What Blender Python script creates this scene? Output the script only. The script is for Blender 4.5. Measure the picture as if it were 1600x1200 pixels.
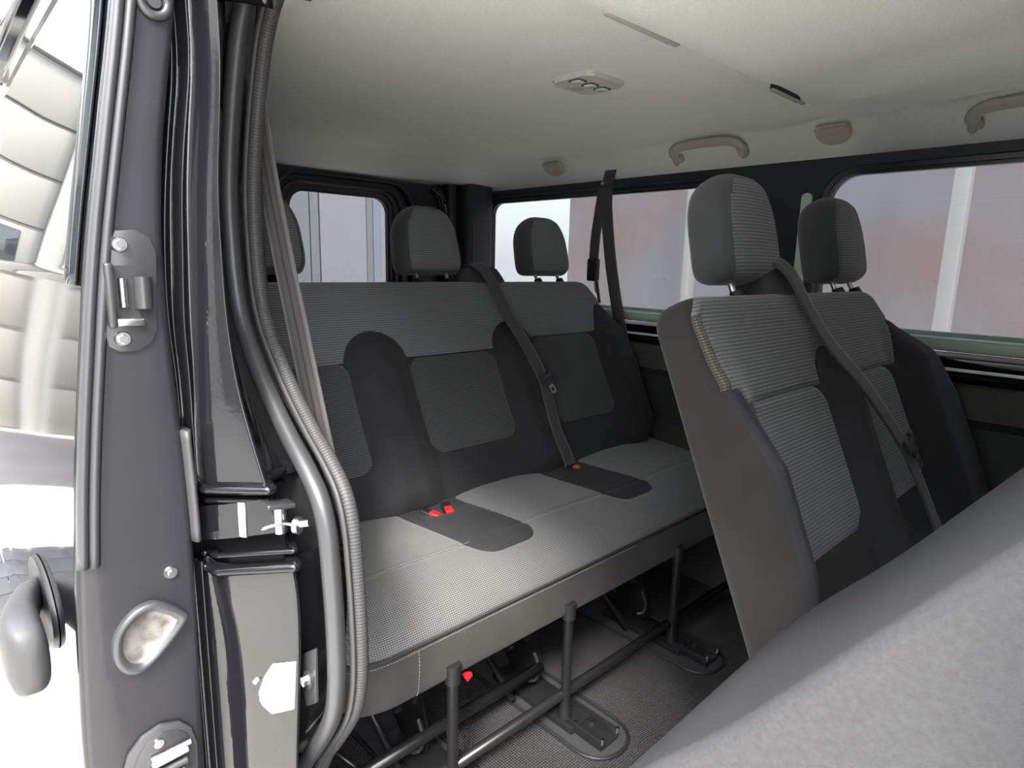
import bpy, bmesh, math, random
import numpy as np
from mathutils import Vector, Matrix
random.seed(4)
rng = np.random.default_rng(4)
for o in list(bpy.data.objects): bpy.data.objects.remove(o)
sc = bpy.context.scene
COL = sc.collection
R = math.radians

# ------------------------------------------------------------------ camera
# world: X across the van (0 = at the open sliding door, + towards its left side),
#        Y towards the rear doors, Z up; floor mat at z = -0.09
MR = [(0.72775629, -0.68544378, 0.02318641), (0.1129755, 0.15315808, 0.98172254), (0.6764668, 0.71183525, -0.18890011)]
cam = bpy.data.cameras.new('camera'); cam.sensor_width = 36; cam.lens = 976 / 1600 * 36
cam.clip_start = 0.02; cam.clip_end = 200
camo = bpy.data.objects.new('camera', cam); COL.objects.link(camo)
camo.matrix_world = Matrix(((MR[0][0], MR[1][0], -MR[2][0], 0), (MR[0][1], MR[1][1], -MR[2][1], 0), (MR[0][2], MR[1][2], -MR[2][2], 1.0), (0, 0, 0, 1)))
sc.camera = camo

# ------------------------------------------------------------------ light and exposure
w = bpy.data.worlds.new('sky'); sc.world = w; w.use_nodes = True
nt = w.node_tree; bg = nt.nodes['Background']
sky = nt.nodes.new('ShaderNodeTexSky'); sky.sky_type = 'NISHITA'; sky.sun_disc = False
sky.sun_elevation = R(53); sky.sun_rotation = R(228); sky.air_density = 1.2; sky.dust_density = 3.5; sky.ozone_density = 1
mixw = nt.nodes.new('ShaderNodeMixRGB'); mixw.inputs[0].default_value = 0.6
mixw.inputs[2].default_value = (6.0, 6.2, 6.4, 1)
nt.links.new(sky.outputs[0], mixw.inputs[1]); nt.links.new(mixw.outputs[0], bg.inputs[0])
bg.inputs[1].default_value = 0.52
sun = bpy.data.lights.new('sun', 'SUN'); sun.energy = 2.2; sun.angle = R(11); sun.color = (1, .95, .87)
suno = bpy.data.objects.new('sun', sun); COL.objects.link(suno)
suno.rotation_euler = Vector((-0.54, -0.44, 0.72)).to_track_quat('Z', 'Y').to_euler()
suno.location = (-5, -4, 8)
sc.view_settings.view_transform = 'Standard'; sc.view_settings.look = 'None'
sc.view_settings.gamma = 1; sc.view_settings.use_curve_mapping = False
sc.view_settings.exposure = 1.86

# ------------------------------------------------------------------ materials
def mat(name, col, rough=.6, metal=0, spec=.5, coat=0, sheen=0, bump=None, noise=None, emit=None):
    m = bpy.data.materials.new(name); m.use_nodes = True
    n = m.node_tree.nodes; l = m.node_tree.links; b = n['Principled BSDF']
    b.inputs['Base Color'].default_value = (*col, 1); b.inputs['Roughness'].default_value = rough
    b.inputs['Metallic'].default_value = metal; b.inputs['Specular IOR Level'].default_value = spec
    b.inputs['Coat Weight'].default_value = coat; b.inputs['Coat Roughness'].default_value = .03
    b.inputs['Sheen Weight'].default_value = sheen; b.inputs['Sheen Roughness'].default_value = .45
    m['b'] = b.name
    def coords(kind):
        t = n.new('ShaderNodeTexCoord'); return t.outputs[kind]
    if noise:  # (scale, amount, detail)  gentle mottling of the thing's own colour
        t = n.new('ShaderNodeTexNoise'); t.inputs['Scale'].default_value = noise[0]; t.inputs['Detail'].default_value = 4
        l.new(coords('Object'), t.inputs['Vector'])
        r = n.new('ShaderNodeMapRange'); r.inputs[1].default_value = .3; r.inputs[2].default_value = .7
        r.inputs[3].default_value = 1 - noise[1]; r.inputs[4].default_value = 1 + noise[1]
        l.new(t.outputs[0], r.inputs[0])
        mu = n.new('ShaderNodeVectorMath'); mu.operation = 'SCALE'; mu.inputs[0].default_value = col
        l.new(r.outputs[0], mu.inputs['Scale']); l.new(mu.outputs[0], b.inputs['Base Color'])
    if bump:   # (scale, strength, distance)
        t = n.new('ShaderNodeTexNoise'); t.inputs['Scale'].default_value = bump[0]; t.inputs['Detail'].default_value = 3
        l.new(coords('Object'), t.inputs['Vector'])
        bp = n.new('ShaderNodeBump'); bp.inputs['Strength'].default_value = bump[1]; bp.inputs['Distance'].default_value = bump[2]
        l.new(t.outputs[0], bp.inputs['Height']); l.new(bp.outputs[0], b.inputs['Normal'])
    return m

def weave(name, c0, c1, pu, pv, kind='rib', strength=.6, dist=.0012, rough=.85, sheen=.25, lo=.35):
    """fabric whose threads follow the UVs (metres). rib: lines across; waffle: grid of dots"""
    m = mat(name, c0, rough, sheen=sheen, spec=.3)
    n = m.node_tree.nodes; l = m.node_tree.links; b = n['Principled BSDF']
    uv = n.new('ShaderNodeUVMap'); sp = n.new('ShaderNodeSeparateXYZ'); 
    nz = n.new('ShaderNodeTexNoise'); nz.inputs['Scale'].default_value = 60; nz.inputs['Detail'].default_value = 2
    l.new(uv.outputs[0], nz.inputs['Vector'])
    l.new(uv.outputs[0], sp.inputs[0])
    def M(op, a, c=None, d=None):
        k = n.new('ShaderNodeMath'); k.operation = op
        for i, v in enumerate((a, c, d)):
            if v is None: continue
            if isinstance(v, (int, float)): k.inputs[i].default_value = v
            else: l.new(v, k.inputs[i])
        return k.outputs[0]
    wob = M('MULTIPLY', M('SUBTRACT', nz.outputs[0], .5), 1.6)
    sv = M('SINE', M('ADD', M('MULTIPLY', sp.outputs[1], 2 * math.pi / pv), wob))
    su = M('SINE', M('ADD', M('MULTIPLY', sp.outputs[0], 2 * math.pi / pu), wob))
    if kind == 'rib':
        h = M('ADD', M('MULTIPLY_ADD', sv, .5, .5), M('MULTIPLY', M('MULTIPLY_ADD', su, .5, .5), .25))
        h = M('MULTIPLY', h, .8)
    else:
        h = M('MULTIPLY', M('MULTIPLY_ADD', sv, .5, .5), M('MULTIPLY_ADD', su, .35, .65))
    rp = n.new('ShaderNodeMapRange'); rp.inputs[1].default_value = .1; rp.inputs[2].default_value = .9
    l.new(h, rp.inputs[0])
    mx = n.new('ShaderNodeMixRGB'); mx.inputs[1].default_value = (*c0, 1); mx.inputs[2].default_value = (*c1, 1)
    l.new(rp.outputs[0], mx.inputs[0]); l.new(mx.outputs[0], b.inputs['Base Color'])
    bp = n.new('ShaderNodeBump'); bp.inputs['Strength'].default_value = strength; bp.inputs['Distance'].default_value = dist
    l.new(h, bp.inputs['Height']); l.new(bp.outputs[0], b.inputs['Normal'])
    return m

def glass(name, tint, rough=0.0, ior=1.25):
    m = bpy.data.materials.new(name); m.use_nodes = True
    n = m.node_tree.nodes; l = m.node_tree.links; n.clear()
    o = n.new('ShaderNodeOutputMaterial'); tr = n.new('ShaderNodeBsdfTransparent'); gl = n.new('ShaderNodeBsdfGlossy')
    tr.inputs[0].default_value = (*tint, 1); gl.inputs['Roughness'].default_value = rough
    fr = n.new('ShaderNodeFresnel'); fr.inputs[0].default_value = ior
    ge = n.new('ShaderNodeNewGeometry'); iv = n.new('ShaderNodeMath'); iv.operation = 'MULTIPLY_ADD'; iv.inputs[1].default_value = -1; iv.inputs[2].default_value = 1
    l.new(ge.outputs['Backfacing'], iv.inputs[0]); mf = n.new('ShaderNodeMath'); mf.operation = 'MULTIPLY'; l.new(fr.outputs[0], mf.inputs[0]); l.new(iv.outputs[0], mf.inputs[1])
    mx = n.new('ShaderNodeMixShader'); l.new(mf.outputs[0], mx.inputs[0]); l.new(tr.outputs[0], mx.inputs[1]); l.new(gl.outputs[0], mx.inputs[2])
    l.new(mx.outputs[0], o.inputs[0]); return m

M_plain = mat('seat_knit', (.030, .031, .035), .9, sheen=.06, spec=.25, bump=(1500, .35, .0008), noise=(14, .12))
M_apron = mat('apron_knit', (.045, .044, .043), .9, sheen=.08, spec=.25, bump=(1300, .35, .0008), noise=(12, .12))
M_side = mat('seat_side_knit', (.025, .0235, .0225), .9, sheen=.15, spec=.25, bump=(1300, .35, .0008), noise=(12, .12))
M_rib = weave('ribbed_fabric', (.088, .096, .105), (.200, .216, .228), .004, .0062, 'rib')
M_waf = weave('waffle_fabric', (.040, .043, .047), (.115, .121, .127), .0050, .0055, 'waffle')
M_waf2 = weave('cushion_waffle', (.070, .073, .077), (.30, .31, .315), .0048, .0040, 'waffle', sheen=.2)
M_mesh = weave('mesh_patch', (.045, .039, .035), (.17, .148, .13), .0046, .0046, 'waffle')
M_felt = mat('grey_felt', (.060, .060, .063), .95, sheen=.0, spec=.2, bump=(700, .4, .0010), noise=(240, .10))
M_felt_shade = mat('grey_felt_shaded', (.055, .055, .058), .95, sheen=.0, spec=.2, bump=(700, .4, .0010), noise=(240, .10))  # same felt, darkened to paint the shade on the seat's rear face
M_guss = mat('headrest_knit', (.062, .066, .073), .9, sheen=.3, spec=.25, bump=(1500, .35, .0008))
M_pipe = mat('piping', (.03, .03, .032), .8)
M_stitch = mat('stitch', (.22, .22, .22), .8)
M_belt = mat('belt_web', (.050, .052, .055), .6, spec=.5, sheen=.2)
M_belt_l = mat('belt_web_pale', (.11, .102, .10), .6, spec=.5, sheen=.3)  # paler webbing than the other belts
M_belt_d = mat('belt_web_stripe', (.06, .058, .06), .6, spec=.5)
M_paint = mat('black_paint', (.006, .006, .008), .06, spec=.5)
M_paint2 = mat('black_paint_orange_peel', (.008, .008, .010), .08, spec=.6, bump=(160, .12, .0006))
M_face = mat('door_edge_paint', (.013, .013, .017), .42, spec=.5, coat=.25, noise=(5, .15))
M_trim = mat('dark_trim_plastic', (.030, .035, .042), .42, spec=.5)
M_frame = mat('window_frame_black', (.018, .023, .032), .35, spec=.5)
M_panel = mat('side_lining', (.060, .058, .056), .75, bump=(500, .3, .0006), noise=(9, .1))
M_lining = mat('dark_lining', (.034, .037, .042), .7)
M_rub = mat('rubber_seal', (.036, .037, .041), .40, spec=.6)
M_rubr = mat('rubber_seal_flange', (.040, .040, .042), .55, spec=.5)
M_rubd = mat('rubber_dark', (.015, .015, .017), .5)
M_head = mat('headliner_fabric', (.76, .775, .735), .95, sheen=.2, spec=.1, bump=(420, .35, .001), noise=(230, .06))
M_headp = mat('beige_plastic', (.44, .40, .355), .5)
M_lampp = mat('lamp_plastic', (.55, .53, .49), .5)
M_lens = mat('lamp_lens', (.75, .86, .80), .15, spec=.8)
M_steel = mat('zinc_steel', (.62, .62, .64), .28, metal=1)
M_greysteel = mat('grey_coated_steel', (.028, .028, .031), .34, spec=.6)
M_blkst = mat('black_steel_tube', (.014, .014, .016), .3, spec=.6)
M_red = mat('red_plastic', (.70, .02, .03), .4)
M_orange = mat('orange_red_plastic', (.55, .10, .05), .5)
M_mat = mat('rubber_floor', (.040, .040, .042), .6, spec=.4, noise=(6, .2))
M_white = mat('white_plastic', (.82, .80, .77), .4)
M_inkl = mat('pale_grey_mark', (.42, .42, .42), .6)
M_glass = glass('tinted_glass', (.315, .32, .325))
M_glassr = glass('tinted_rear_glass', (.38, .39, .395))
M_glassd = mat('dark_privacy_glass', (.012, .016, .018), .02, spec=.5)
M_skyrefl = mat('sky_reflection_edge', (.72, .92, .84), .25, spec=.6)  # pale colour stands in for sky reflected on the edges
M_glasslit = mat('painted_glass_light', (.52, .64, .54), .35, spec=.6)  # pale colour stands in for light in the lower glass and pillar slit

# floor mat ribs
def add_ribs(m, period, strength):
    n = m.node_tree.nodes; l = m.node_tree.links; b = n['Principled BSDF']
    tc = n.new('ShaderNodeTexCoord'); sp = n.new('ShaderNodeSeparateXYZ'); l.new(tc.outputs['Object'], sp.inputs[0])
    a = n.new('ShaderNodeMath'); a.operation = 'MULTIPLY'; a.inputs[1].default_value = 2 * math.pi / period; l.new(sp.outputs[0], a.inputs[0])
    s = n.new('ShaderNodeMath'); s.operation = 'SINE'; l.new(a.outputs[0], s.inputs[0])
    a2 = n.new('ShaderNodeMath'); a2.operation = 'MULTIPLY'; a2.inputs[1].default_value = 2 * math.pi / period; l.new(sp.outputs[1], a2.inputs[0])
    s2 = n.new('ShaderNodeMath'); s2.operation = 'SINE'; l.new(a2.outputs[0], s2.inputs[0])
    ad = n.new('ShaderNodeMath'); ad.operation = 'ADD'; l.new(s.outputs[0], ad.inputs[0]); l.new(s2.outputs[0], ad.inputs[1])
    bp = n.new('ShaderNodeBump'); bp.inputs['Strength'].default_value = strength; bp.inputs['Distance'].default_value = .001
    l.new(ad.outputs[0], bp.inputs['Height']); l.new(bp.outputs[0], b.inputs['Normal'])
add_ribs(M_mat, .006, .6)

# ------------------------------------------------------------------ object helpers
def link(o, parent=None):
    COL.objects.link(o)
    if parent is not None:
        o.parent = parent
        p = parent; T = Matrix.Identity(4)
        chain = []
        while p is not None: chain.append(p); p = p.parent
        for q in reversed(chain): T = T @ q.matrix_parent_inverse @ q.matrix_basis
        o.matrix_parent_inverse = T.inverted()
    return o
def tag(o, label=None, cat=None, group=None, kind=None):
    if label: o['label'] = label
    if cat: o['category'] = cat
    if group: o['group'] = group
    if kind: o['kind'] = kind
    return o
def thing(name, loc, label, cat, group=None):
    o = bpy.data.objects.new(name, None); o.empty_display_size = .05; o.location = loc
    COL.objects.link(o); return tag(o, label, cat, group)
def mesh(name, V, Fc, m, parent=None, smooth=True, uv=None, mats=None, fm=None):
    me = bpy.data.meshes.new(name); me.from_pydata([tuple(map(float, v)) for v in V], [], [tuple(int(i) for i in f) for f in Fc])
    if mats:
        for x in mats: me.materials.append(x)
        if fm is not None: me.polygons.foreach_set('material_index', fm)
    else: me.materials.append(m)
    if uv is not None:
        u = me.uv_layers.new(name='UVMap'); li = np.empty(len(me.loops), dtype=np.int32); me.loops.foreach_get('vertex_index', li)
        u.data.foreach_set('uv', np.asarray(uv, dtype=np.float32)[li].ravel())
    if smooth: me.polygons.foreach_set('use_smooth', [True] * len(me.polygons))
    me.validate(); me.update()
    o = bpy.data.objects.new(name, me); return link(o, parent)
def frombm(name, bm, m, parent=None, smooth=False, angle=None):
    bmesh.ops.recalc_face_normals(bm, faces=bm.faces)
    me = bpy.data.meshes.new(name); bm.to_mesh(me); bm.free(); me.materials.append(m)
    if smooth or angle:
        me.polygons.foreach_set('use_smooth', [True] * len(me.polygons))
    o = bpy.data.objects.new(name, me)
    if angle: me.set_sharp_from_angle(angle=R(angle))
    return link(o, parent)
def bx(bm, c, s, bev=0.0, rot=None, seg=2):
    r = bmesh.ops.create_cube(bm, size=1.0); vs = r['verts']
    bmesh.ops.scale(bm, vec=s, verts=vs)
    if bev > 0:
        es = list({e for v in vs for e in v.link_edges})
        rr = bmesh.ops.bevel(bm, geom=es, offset=bev, segments=seg, affect='EDGES', profile=.5)
        vs = list({v for f in rr['faces'] for v in f.verts} | {v for v in vs if v.is_valid})
    if rot is not None: bmesh.ops.rotate(bm, cent=(0, 0, 0), matrix=rot.to_3x3(), verts=vs)
    bmesh.ops.translate(bm, vec=c, verts=vs)
    return vs
def box(name, c, s, m, parent=None, bev=.004, rot=None, seg=3):
    bm = bmesh.new(); bx(bm, c, s, bev, rot, seg)
    return frombm(name, bm, m, parent, angle=35)
def cyl(bm, a, b, r, r2=None, seg=20):
    a = Vector(a); b = Vector(b); d = b - a
    mt = Matrix.Translation((a + b) / 2) @ d.to_track_quat('Z', 'Y').to_matrix().to_4x4()
    bmesh.ops.create_cone(bm, cap_ends=True, segments=seg, radius1=r, radius2=r if r2 is None else r2, depth=d.length, matrix=mt)
def rod(name, a, b, r, m, parent=None, r2=None, seg=20):
    bm = bmesh.new(); cyl(bm, a, b, r, r2, seg); return frombm(name, bm, m, parent, angle=40)
def catmull(P, n=8):
    P = [np.array(p, float) for p in P]; out = []
    Q = [2 * P[0] - P[1]] + P + [2 * P[-1] - P[-2]]
    for i in range(1, len(Q) - 2):
        a, b, c, d = Q[i - 1], Q[i], Q[i + 1], Q[i + 2]
        for k in range(n):
            t = k / n
            out.append(.5 * (2 * b + (c - a) * t + (2 * a - 5 * b + 4 * c - d) * t * t + (3 * b - a - 3 * c + d) * t ** 3))
    out.append(P[-1]); return np.array(out)
def sweep(name, path, prof, m, parent=None, up=(1, 0, 0), closed=True, caps=True, smooth=True, n=0, mats=None, pf=None):
    """prof: (a,b) with a along 'up', b along (tangent x up)"""
    P = catmull(path, n) if n else np.array(path, float)
    T = np.gradient(P, axis=0); T /= np.linalg.norm(T, axis=1)[:, None]
    upv = np.array(up, float); V = []; k = len(prof); L = np.concatenate([[0], np.cumsum(np.linalg.norm(np.diff(P, axis=0), axis=1))])
    uv = []
    pl = np.concatenate([[0], np.cumsum([math.dist(prof[i], prof[i + 1]) for i in range(k - 1)])])
    for i in range(len(P)):
        u = upv if upv.ndim == 1 else upv[i]
        a = u - T[i] * (u @ T[i]); a /= np.linalg.norm(a); b = np.cross(T[i], a)
        for j, (x, y) in enumerate(prof): V.append(P[i] + a * x + b * y); uv.append((pl[j], L[i]))
    F = []; fm = []
    for i in range(len(P) - 1):
        for j in range(k if closed else k - 1):
            F.append((i * k + j, i * k + (j + 1) % k, (i + 1) * k + (j + 1) % k, (i + 1) * k + j)); fm.append(pf[j] if pf else 0)
    if caps and closed: F.append(tuple(range(k - 1, -1, -1))); F.append(tuple((len(P) - 1) * k + j for j in range(k))); fm += [0, 0]
    return mesh(name, V, F, m, parent, smooth, uv, mats, fm if mats else None)
def tube(name, path, r, m, parent=None, seg=14, n=0):
    prof = [(r * math.cos(2 * math.pi * j / seg), r * math.sin(2 * math.pi * j / seg)) for j in range(seg)]
    P = catmull(path, n) if n else np.array(path, float)
    d = P[-1] - P[0]; up = (1, 0, 0) if abs(d[0]) < .7 * np.linalg.norm(d) + 1e-9 else (0, 0, 1)
    return sweep(name, P, prof, m, parent, up)
def prism(bm, pts, axis, a, b):
    """polygon pts in the plane normal to axis, extruded from a to b"""
    def mk(p, t): return {'X': (t, p[0], p[1]), 'Y': (p[0], t, p[1]), 'Z': (p[0], p[1], t)}[axis]
    va = [bm.verts.new(mk(p, a)) for p in pts]; vb = [bm.verts.new(mk(p, b)) for p in pts]
    n = len(pts); bm.faces.new(va); bm.faces.new(vb[::-1])
    for i in range(n): bm.faces.new((va[i], vb[i], vb[(i + 1) % n], va[(i + 1) % n]))
def prism_obj(name, pts, axis, a, b, m, parent=None, bev=0):
    bm = bmesh.new(); prism(bm, pts, axis, a, b)
    if bev: bmesh.ops.bevel(bm, geom=list(bm.edges), offset=bev, segments=2, affect='EDGES', profile=.5)
    return frombm(name, bm, m, parent, angle=35)
def rrect(x0, x1, y0, y1, r, n=6):
    if isinstance(r, (int, float)): r = (r,) * 4
    out = []
    for (cx, cy, a0, q) in ((x1, y1, 0, r[0]), (x0, y1, 90, r[1]), (x0, y0, 180, r[2]), (x1, y0, 270, r[3])):
        sx = -1 if cx == x1 else 1; sy = -1 if cy == y1 else 1
        for k in range(n + 1):
            a = R(a0 + 90 * k / n); out.append((cx + sx * q + q * math.cos(a), cy + sy * q + q * math.sin(a)))
    return out
def ssd(x): 
    x = np.clip(x, 0, 1); return x * x * (3 - 2 * x)
def sd_rr(u, v, x0, x1, y0, y1, r):
    cx, cy = (x0 + x1) / 2, (y0 + y1) / 2; hx, hy = (x1 - x0) / 2 - r, (y1 - y0) / 2 - r
    qx = np.abs(u - cx) - hx; qy = np.abs(v - cy) - hy
    return np.hypot(np.maximum(qx, 0), np.maximum(qy, 0)) + np.minimum(np.maximum(qx, qy), 0) - r

def regions(U, V, pos, regs, parent, h, groove=.0036, gw=.0045):
    """one surface cut along seams: regs = [(name, material, sdf or None)], first with sdf<0 owns the face"""
    U = U.copy(); V = V.copy()
    snapped = np.zeros(U.shape, bool); cu = np.abs(np.gradient(U, axis=1)); cv = np.abs(np.gradient(V, axis=0))
    for (_, _, f) in regs:
        if f is None: continue
        e = 1e-4; s = f(U, V); gx = (f(U + e, V) - f(U - e, V)) / (2 * e); gy = (f(U, V + e) - f(U, V - e)) / (2 * e)
        g2 = gx * gx + gy * gy + 1e-9
        gm = np.sqrt(g2); thr = .5 * (np.abs(gx) * cu + np.abs(gy) * cv) / g2
        k = (np.abs(s) < np.minimum(.5 * h * np.maximum(gm, 1), thr * gm)) & ~snapped; k[0, :] = k[-1, :] = False; k[:, 0] = k[:, -1] = False; snapped |= k
        U = np.where(k, U - s * gx / g2, U); V = np.where(k, V - s * gy / g2, V)
    d = np.zeros_like(U)
    for (_, _, f) in regs:
        if f is not None: d -= groove * np.exp(-(f(U, V) / gw) ** 2)
    P = pos(U, V, d)
    nv, nu = U.shape
    idx = np.arange(nv * nu).reshape(nv, nu)
    quads = np.stack([idx[:-1, :-1], idx[:-1, 1:], idx[1:, 1:], idx[1:, :-1]], -1).reshape(-1, 4)
    sn = snapped.ravel()[quads]; near = sn.sum(1) >= 2
    d02 = near & (sn[:, 0] & sn[:, 2]); d13 = near & ~d02
    A = quads[d02]; B = quads[d13]
    quads = np.concatenate([quads[~near], A[:, [0, 1, 2, 2]], A[:, [0, 2, 3, 3]], B[:, [0, 1, 3, 3]], B[:, [1, 2, 3, 3]]])
    nq = int((~near).sum())
    wts = np.full((len(quads), 4), .25); wts[nq:] = (1 / 3, 1 / 3, 1 / 3, 0)
    uc = (U.ravel()[quads] * wts).sum(1); vc = (V.ravel()[quads] * wts).sum(1)
    own = np.full(len(quads), -1)
    for i, (_, _, f) in enumerate(regs):
        s = np.full(len(quads), -1.) if f is None else f(uc, vc)
        own[(own < 0) & (s < 0)] = i
    Pf = P.reshape(-1, 3); UVf = np.stack([U.ravel(), V.ravel()], -1); out = {}
    for i, (nm, m, _) in enumerate(regs):
        q = quads[own == i]
        if len(q) == 0: continue
        used, inv = np.unique(q.ravel(), return_inverse=True)
        fl_ = [tuple(f) if f[2] != f[3] else tuple(f[:3]) for f in inv.reshape(-1, 4)]
        out[nm] = out.get(nm, []) + [mesh(nm, Pf[used], fl_, m, parent, True, UVf[used])]
    return out

def slab(parent, O, al, Lf, Rf, Vt, T, bol, front, back_mat, h=.006, r=.03, rt=.03, rb=.02, ex=2.6, groove=.0025, back_name='back_shell', xc=0.0):
    groove = max(groove, .0036) if h < .005 else groove
    """upholstered slab: plane through O tilted back by al; outline Lf(v)..Rf(v), 0..Vt; 2T thick"""
    ca, sa = math.cos(al), math.sin(al)
    t = np.array([0, sa, ca]); nrm = np.array([0, -ca, sa]); O = np.array(O, float)
    E = lambda x: (1 - (1 - np.clip(x, 0, 1)) ** ex) ** (1 / ex)
    def zone(a, b, r0, r1, h):
        k = 7
        z0 = a + r0 * (1 - np.cos(np.linspace(0, math.pi / 2, k))); z1 = b - r1 * (1 - np.cos(np.linspace(0, math.pi / 2, k)))[::-1]
        m = np.linspace(a + r0, b - r1, max(2, int((b - a - r0 - r1) / h) + 1))[1:-1]
        return np.concatenate([z0, m, z1])
    vs = zone(0, Vt, rb, rt, h); W = float(np.max(Rf(vs) - Lf(vs)))
    a = zone(0, W, r, r, h) / W
    U = np.empty((len(vs), len(a))); V = np.repeat(vs[:, None], len(a), 1)
    Lv = Lf(vs)[:, None]; Rv = Rf(vs)[:, None]; U = Lv + (Rv - Lv) * a[None, :]
    def edge(u, v): return E((u - Lf(v)) / r) * E((Rf(v) - u) / r) * E((Vt - v) / rt) * E(v / rb)
    def pos(u, v, d):
        e = edge(u, v); wv = -T + (T + bol(u, v)) * e + d * e
        return O[None, None] + u[..., None] * np.array([1, 0, 0]) + v[..., None] * t + wv[..., None] * nrm
    def posb(u, v, d):
        e = edge(u, v); wv = -T - T * e
        return O[None, None] + u[..., None] * np.array([1, 0, 0]) + v[..., None] * t + wv[..., None] * nrm
    fr = regions(U, V, pos, front, parent, h, groove)
    Pb = posb(U, V, 0).reshape(-1, 3); nv, nu = U.shape; idx = np.arange(nv * nu).reshape(nv, nu)
    q = np.stack([idx[:-1, :-1], idx[1:, :-1], idx[1:, 1:], idx[:-1, 1:]], -1).reshape(-1, 4)
    mesh(back_name, Pb, q, back_mat, parent, True, np.stack([U.ravel(), V.ravel()], -1))
    return fr, (O, t, nrm)

# ------------------------------------------------------------------ outdoors
GZ = -0.62
M_ground = mat('paved_yard', (.62, .59, .52), .85, noise=(1.3, .10), bump=(30, .2, .004))
M_slab = mat('grey_pavers', (.042, .043, .048), .6, noise=(2.2, .2))
M_cream = mat('cream_sectional_door', (.155, .15, .134), .5, noise=(.6, .05))
M_cream2 = mat('cream_wall', (.70, .67, .60), .8, noise=(.8, .06))
M_wht = mat('white_frame', (.26, .26, .25), .5)
M_greyb = mat('grey_cladding', (.26, .27, .285), .6, noise=(.7, .04))
M_greyl = mat('light_cladding', (.36, .365, .385), .6, noise=(.5, .03))
M_blue = mat('blue_grey_cladding', (.29, .32, .41), .6)
M_postp = mat('pale_post_paint', (.60, .60, .60), .5)
M_steelb = mat('canopy_steel', (.20, .21, .23), .5)
def redwall():
    m = mat('faded_red_wall', (.3, .2, .2), .9); n = m.node_tree.nodes; l = m.node_tree.links; b = n['Principled BSDF']
    tc = n.new('ShaderNodeTexCoord'); mp = n.new('ShaderNodeMapping'); mp.inputs['Scale'].default_value = (1, .55, 1.1)
    l.new(tc.outputs['Object'], mp.inputs[0])
    t = n.new('ShaderNodeTexNoise'); t.inputs['Scale'].default_value = .9; t.inputs['Detail'].default_value = 1.0; l.new(mp.outputs[0], t.inputs[0])
    cr = n.new('ShaderNodeValToRGB'); e = cr.color_ramp.elements
    e[0].position = .34; e[0].color = (.37, .28, .28, 1); e[1].position = .66; e[1].color = (.34, .35, .39, 1)
    k = e.new(.5); k.color = (.36, .315, .325, 1)
    l.new(t.outputs[0], cr.inputs[0]); l.new(cr.outputs[0], b.inputs['Base Color']); return m
M_redw = redwall()
o = mesh('ground', [(-30, -30, GZ), (30, -30, GZ), (30, 40, GZ), (-30, 40, GZ)], [(0, 1, 2, 3)], M_ground, smooth=False); tag(o, kind='structure')
bm = bmesh.new()
for i in range(4):
    for j in range(18): bx(bm, (-2.9 + j * .205 + (i % 2) * .1, 3.5 + i * .205, GZ + .012), (.195, .195, .03), .005)
o = frombm('paving', bm, M_slab, angle=35); tag(o, kind='structure')

o = box('asphalt', (-2, 6.55, GZ + .004), (14, 1.9, .012), mat('grey_asphalt', (.085, .083, .085), .8, noise=(2, .1)), None, 0); tag(o, kind='structure')
def hall(name, label, x0, x1, y, zt, facing, cols):
    """building front made of sectional doors with groove lines; cols = [(u0,u1,'door'|'wall'|'strip', mat)]"""
    t = thing(name, ((x0 + x1) / 2, y, GZ) if facing == 'y' else (y, (x0 + x1) / 2, GZ), label, 'building')
    def P(u, dpt, z): return (u, y + dpt, z) if facing == 'y' else ((y - dpt) if facing == '+x' else (y + dpt), u, z)
    def bb(bm, u0, u1, d0, d1, z0, z1, bev=.004):
        a = P(u0, d0, z0); b = P(u1, d1, z1)
        bx(bm, [(a[i] + b[i]) / 2 for i in range(3)], [abs(a[i] - b[i]) for i in range(3)], bev)
    bm = bmesh.new(); bb(bm, x0, x1, .15, 1.2, GZ, zt); frombm('wall', bm, cols[0][3], t)
    for (u0, u1, kind, m) in cols:
        bm = bmesh.new()
        if kind == 'door':
            z = GZ
            while z < GZ + 3.6:
                bb(bm, u0, u1, .06, .16, z + .012, z + .50, .012); z += .52
            o = frombm('sectional_door', bm, m, t, angle=35)
            bm = bmesh.new()
            for k in range(int((u1 - u0) / .9)):
                bb(bm, u0 + .2 + k * .9, u0 + .85 + k * .9, .045, .08, GZ + 1.62, GZ + 2.02, .02)
            frombm('window_strip', bm, M_glassd, o, angle=35)
            bm = bmesh.new(); bb(bm, u0 - .09, u0, 0, .2, GZ, GZ + 3.75); bb(bm, u1, u1 + .09, 0, .2, GZ, GZ + 3.75); bb(bm, u0 - .09, u1 + .09, 0, .2, GZ + 3.66, GZ + 3.78)
            frombm('door_frame', bm, M_wht, t)
        else:
            bb(bm, u0, u1, 0.02, .2, GZ, zt); frombm('cladding' if kind == 'strip' else 'wall', bm, m, t)
    bm = bmesh.new(); bb(bm, x0, x1, -.25, .3, zt, zt + .18); frombm('roof_edge', bm, M_steelb, t)
    return t
hall('garage_building', 'cream garage building with sectional doors behind the van', -9, 5.0, 7.6, 4.6, 'y',
     [(-9, -8.4, 'wall', M_cream2), (-8.2, -4.6, 'door', M_cream), (-4.3, -.9, 'door', M_cream), (-.6, 2.7, 'door', M_cream), (2.9, 3.675, 'strip', M_greyb), (3.69, 3.80, 'strip', M_greyb), (3.82, 4.48, 'strip', M_greyl), (4.49, 4.58, 'strip', M_greyb), (4.59, 4.70, 'strip', M_blue), (4.70, 5.0, 'strip', M_redw)])
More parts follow.
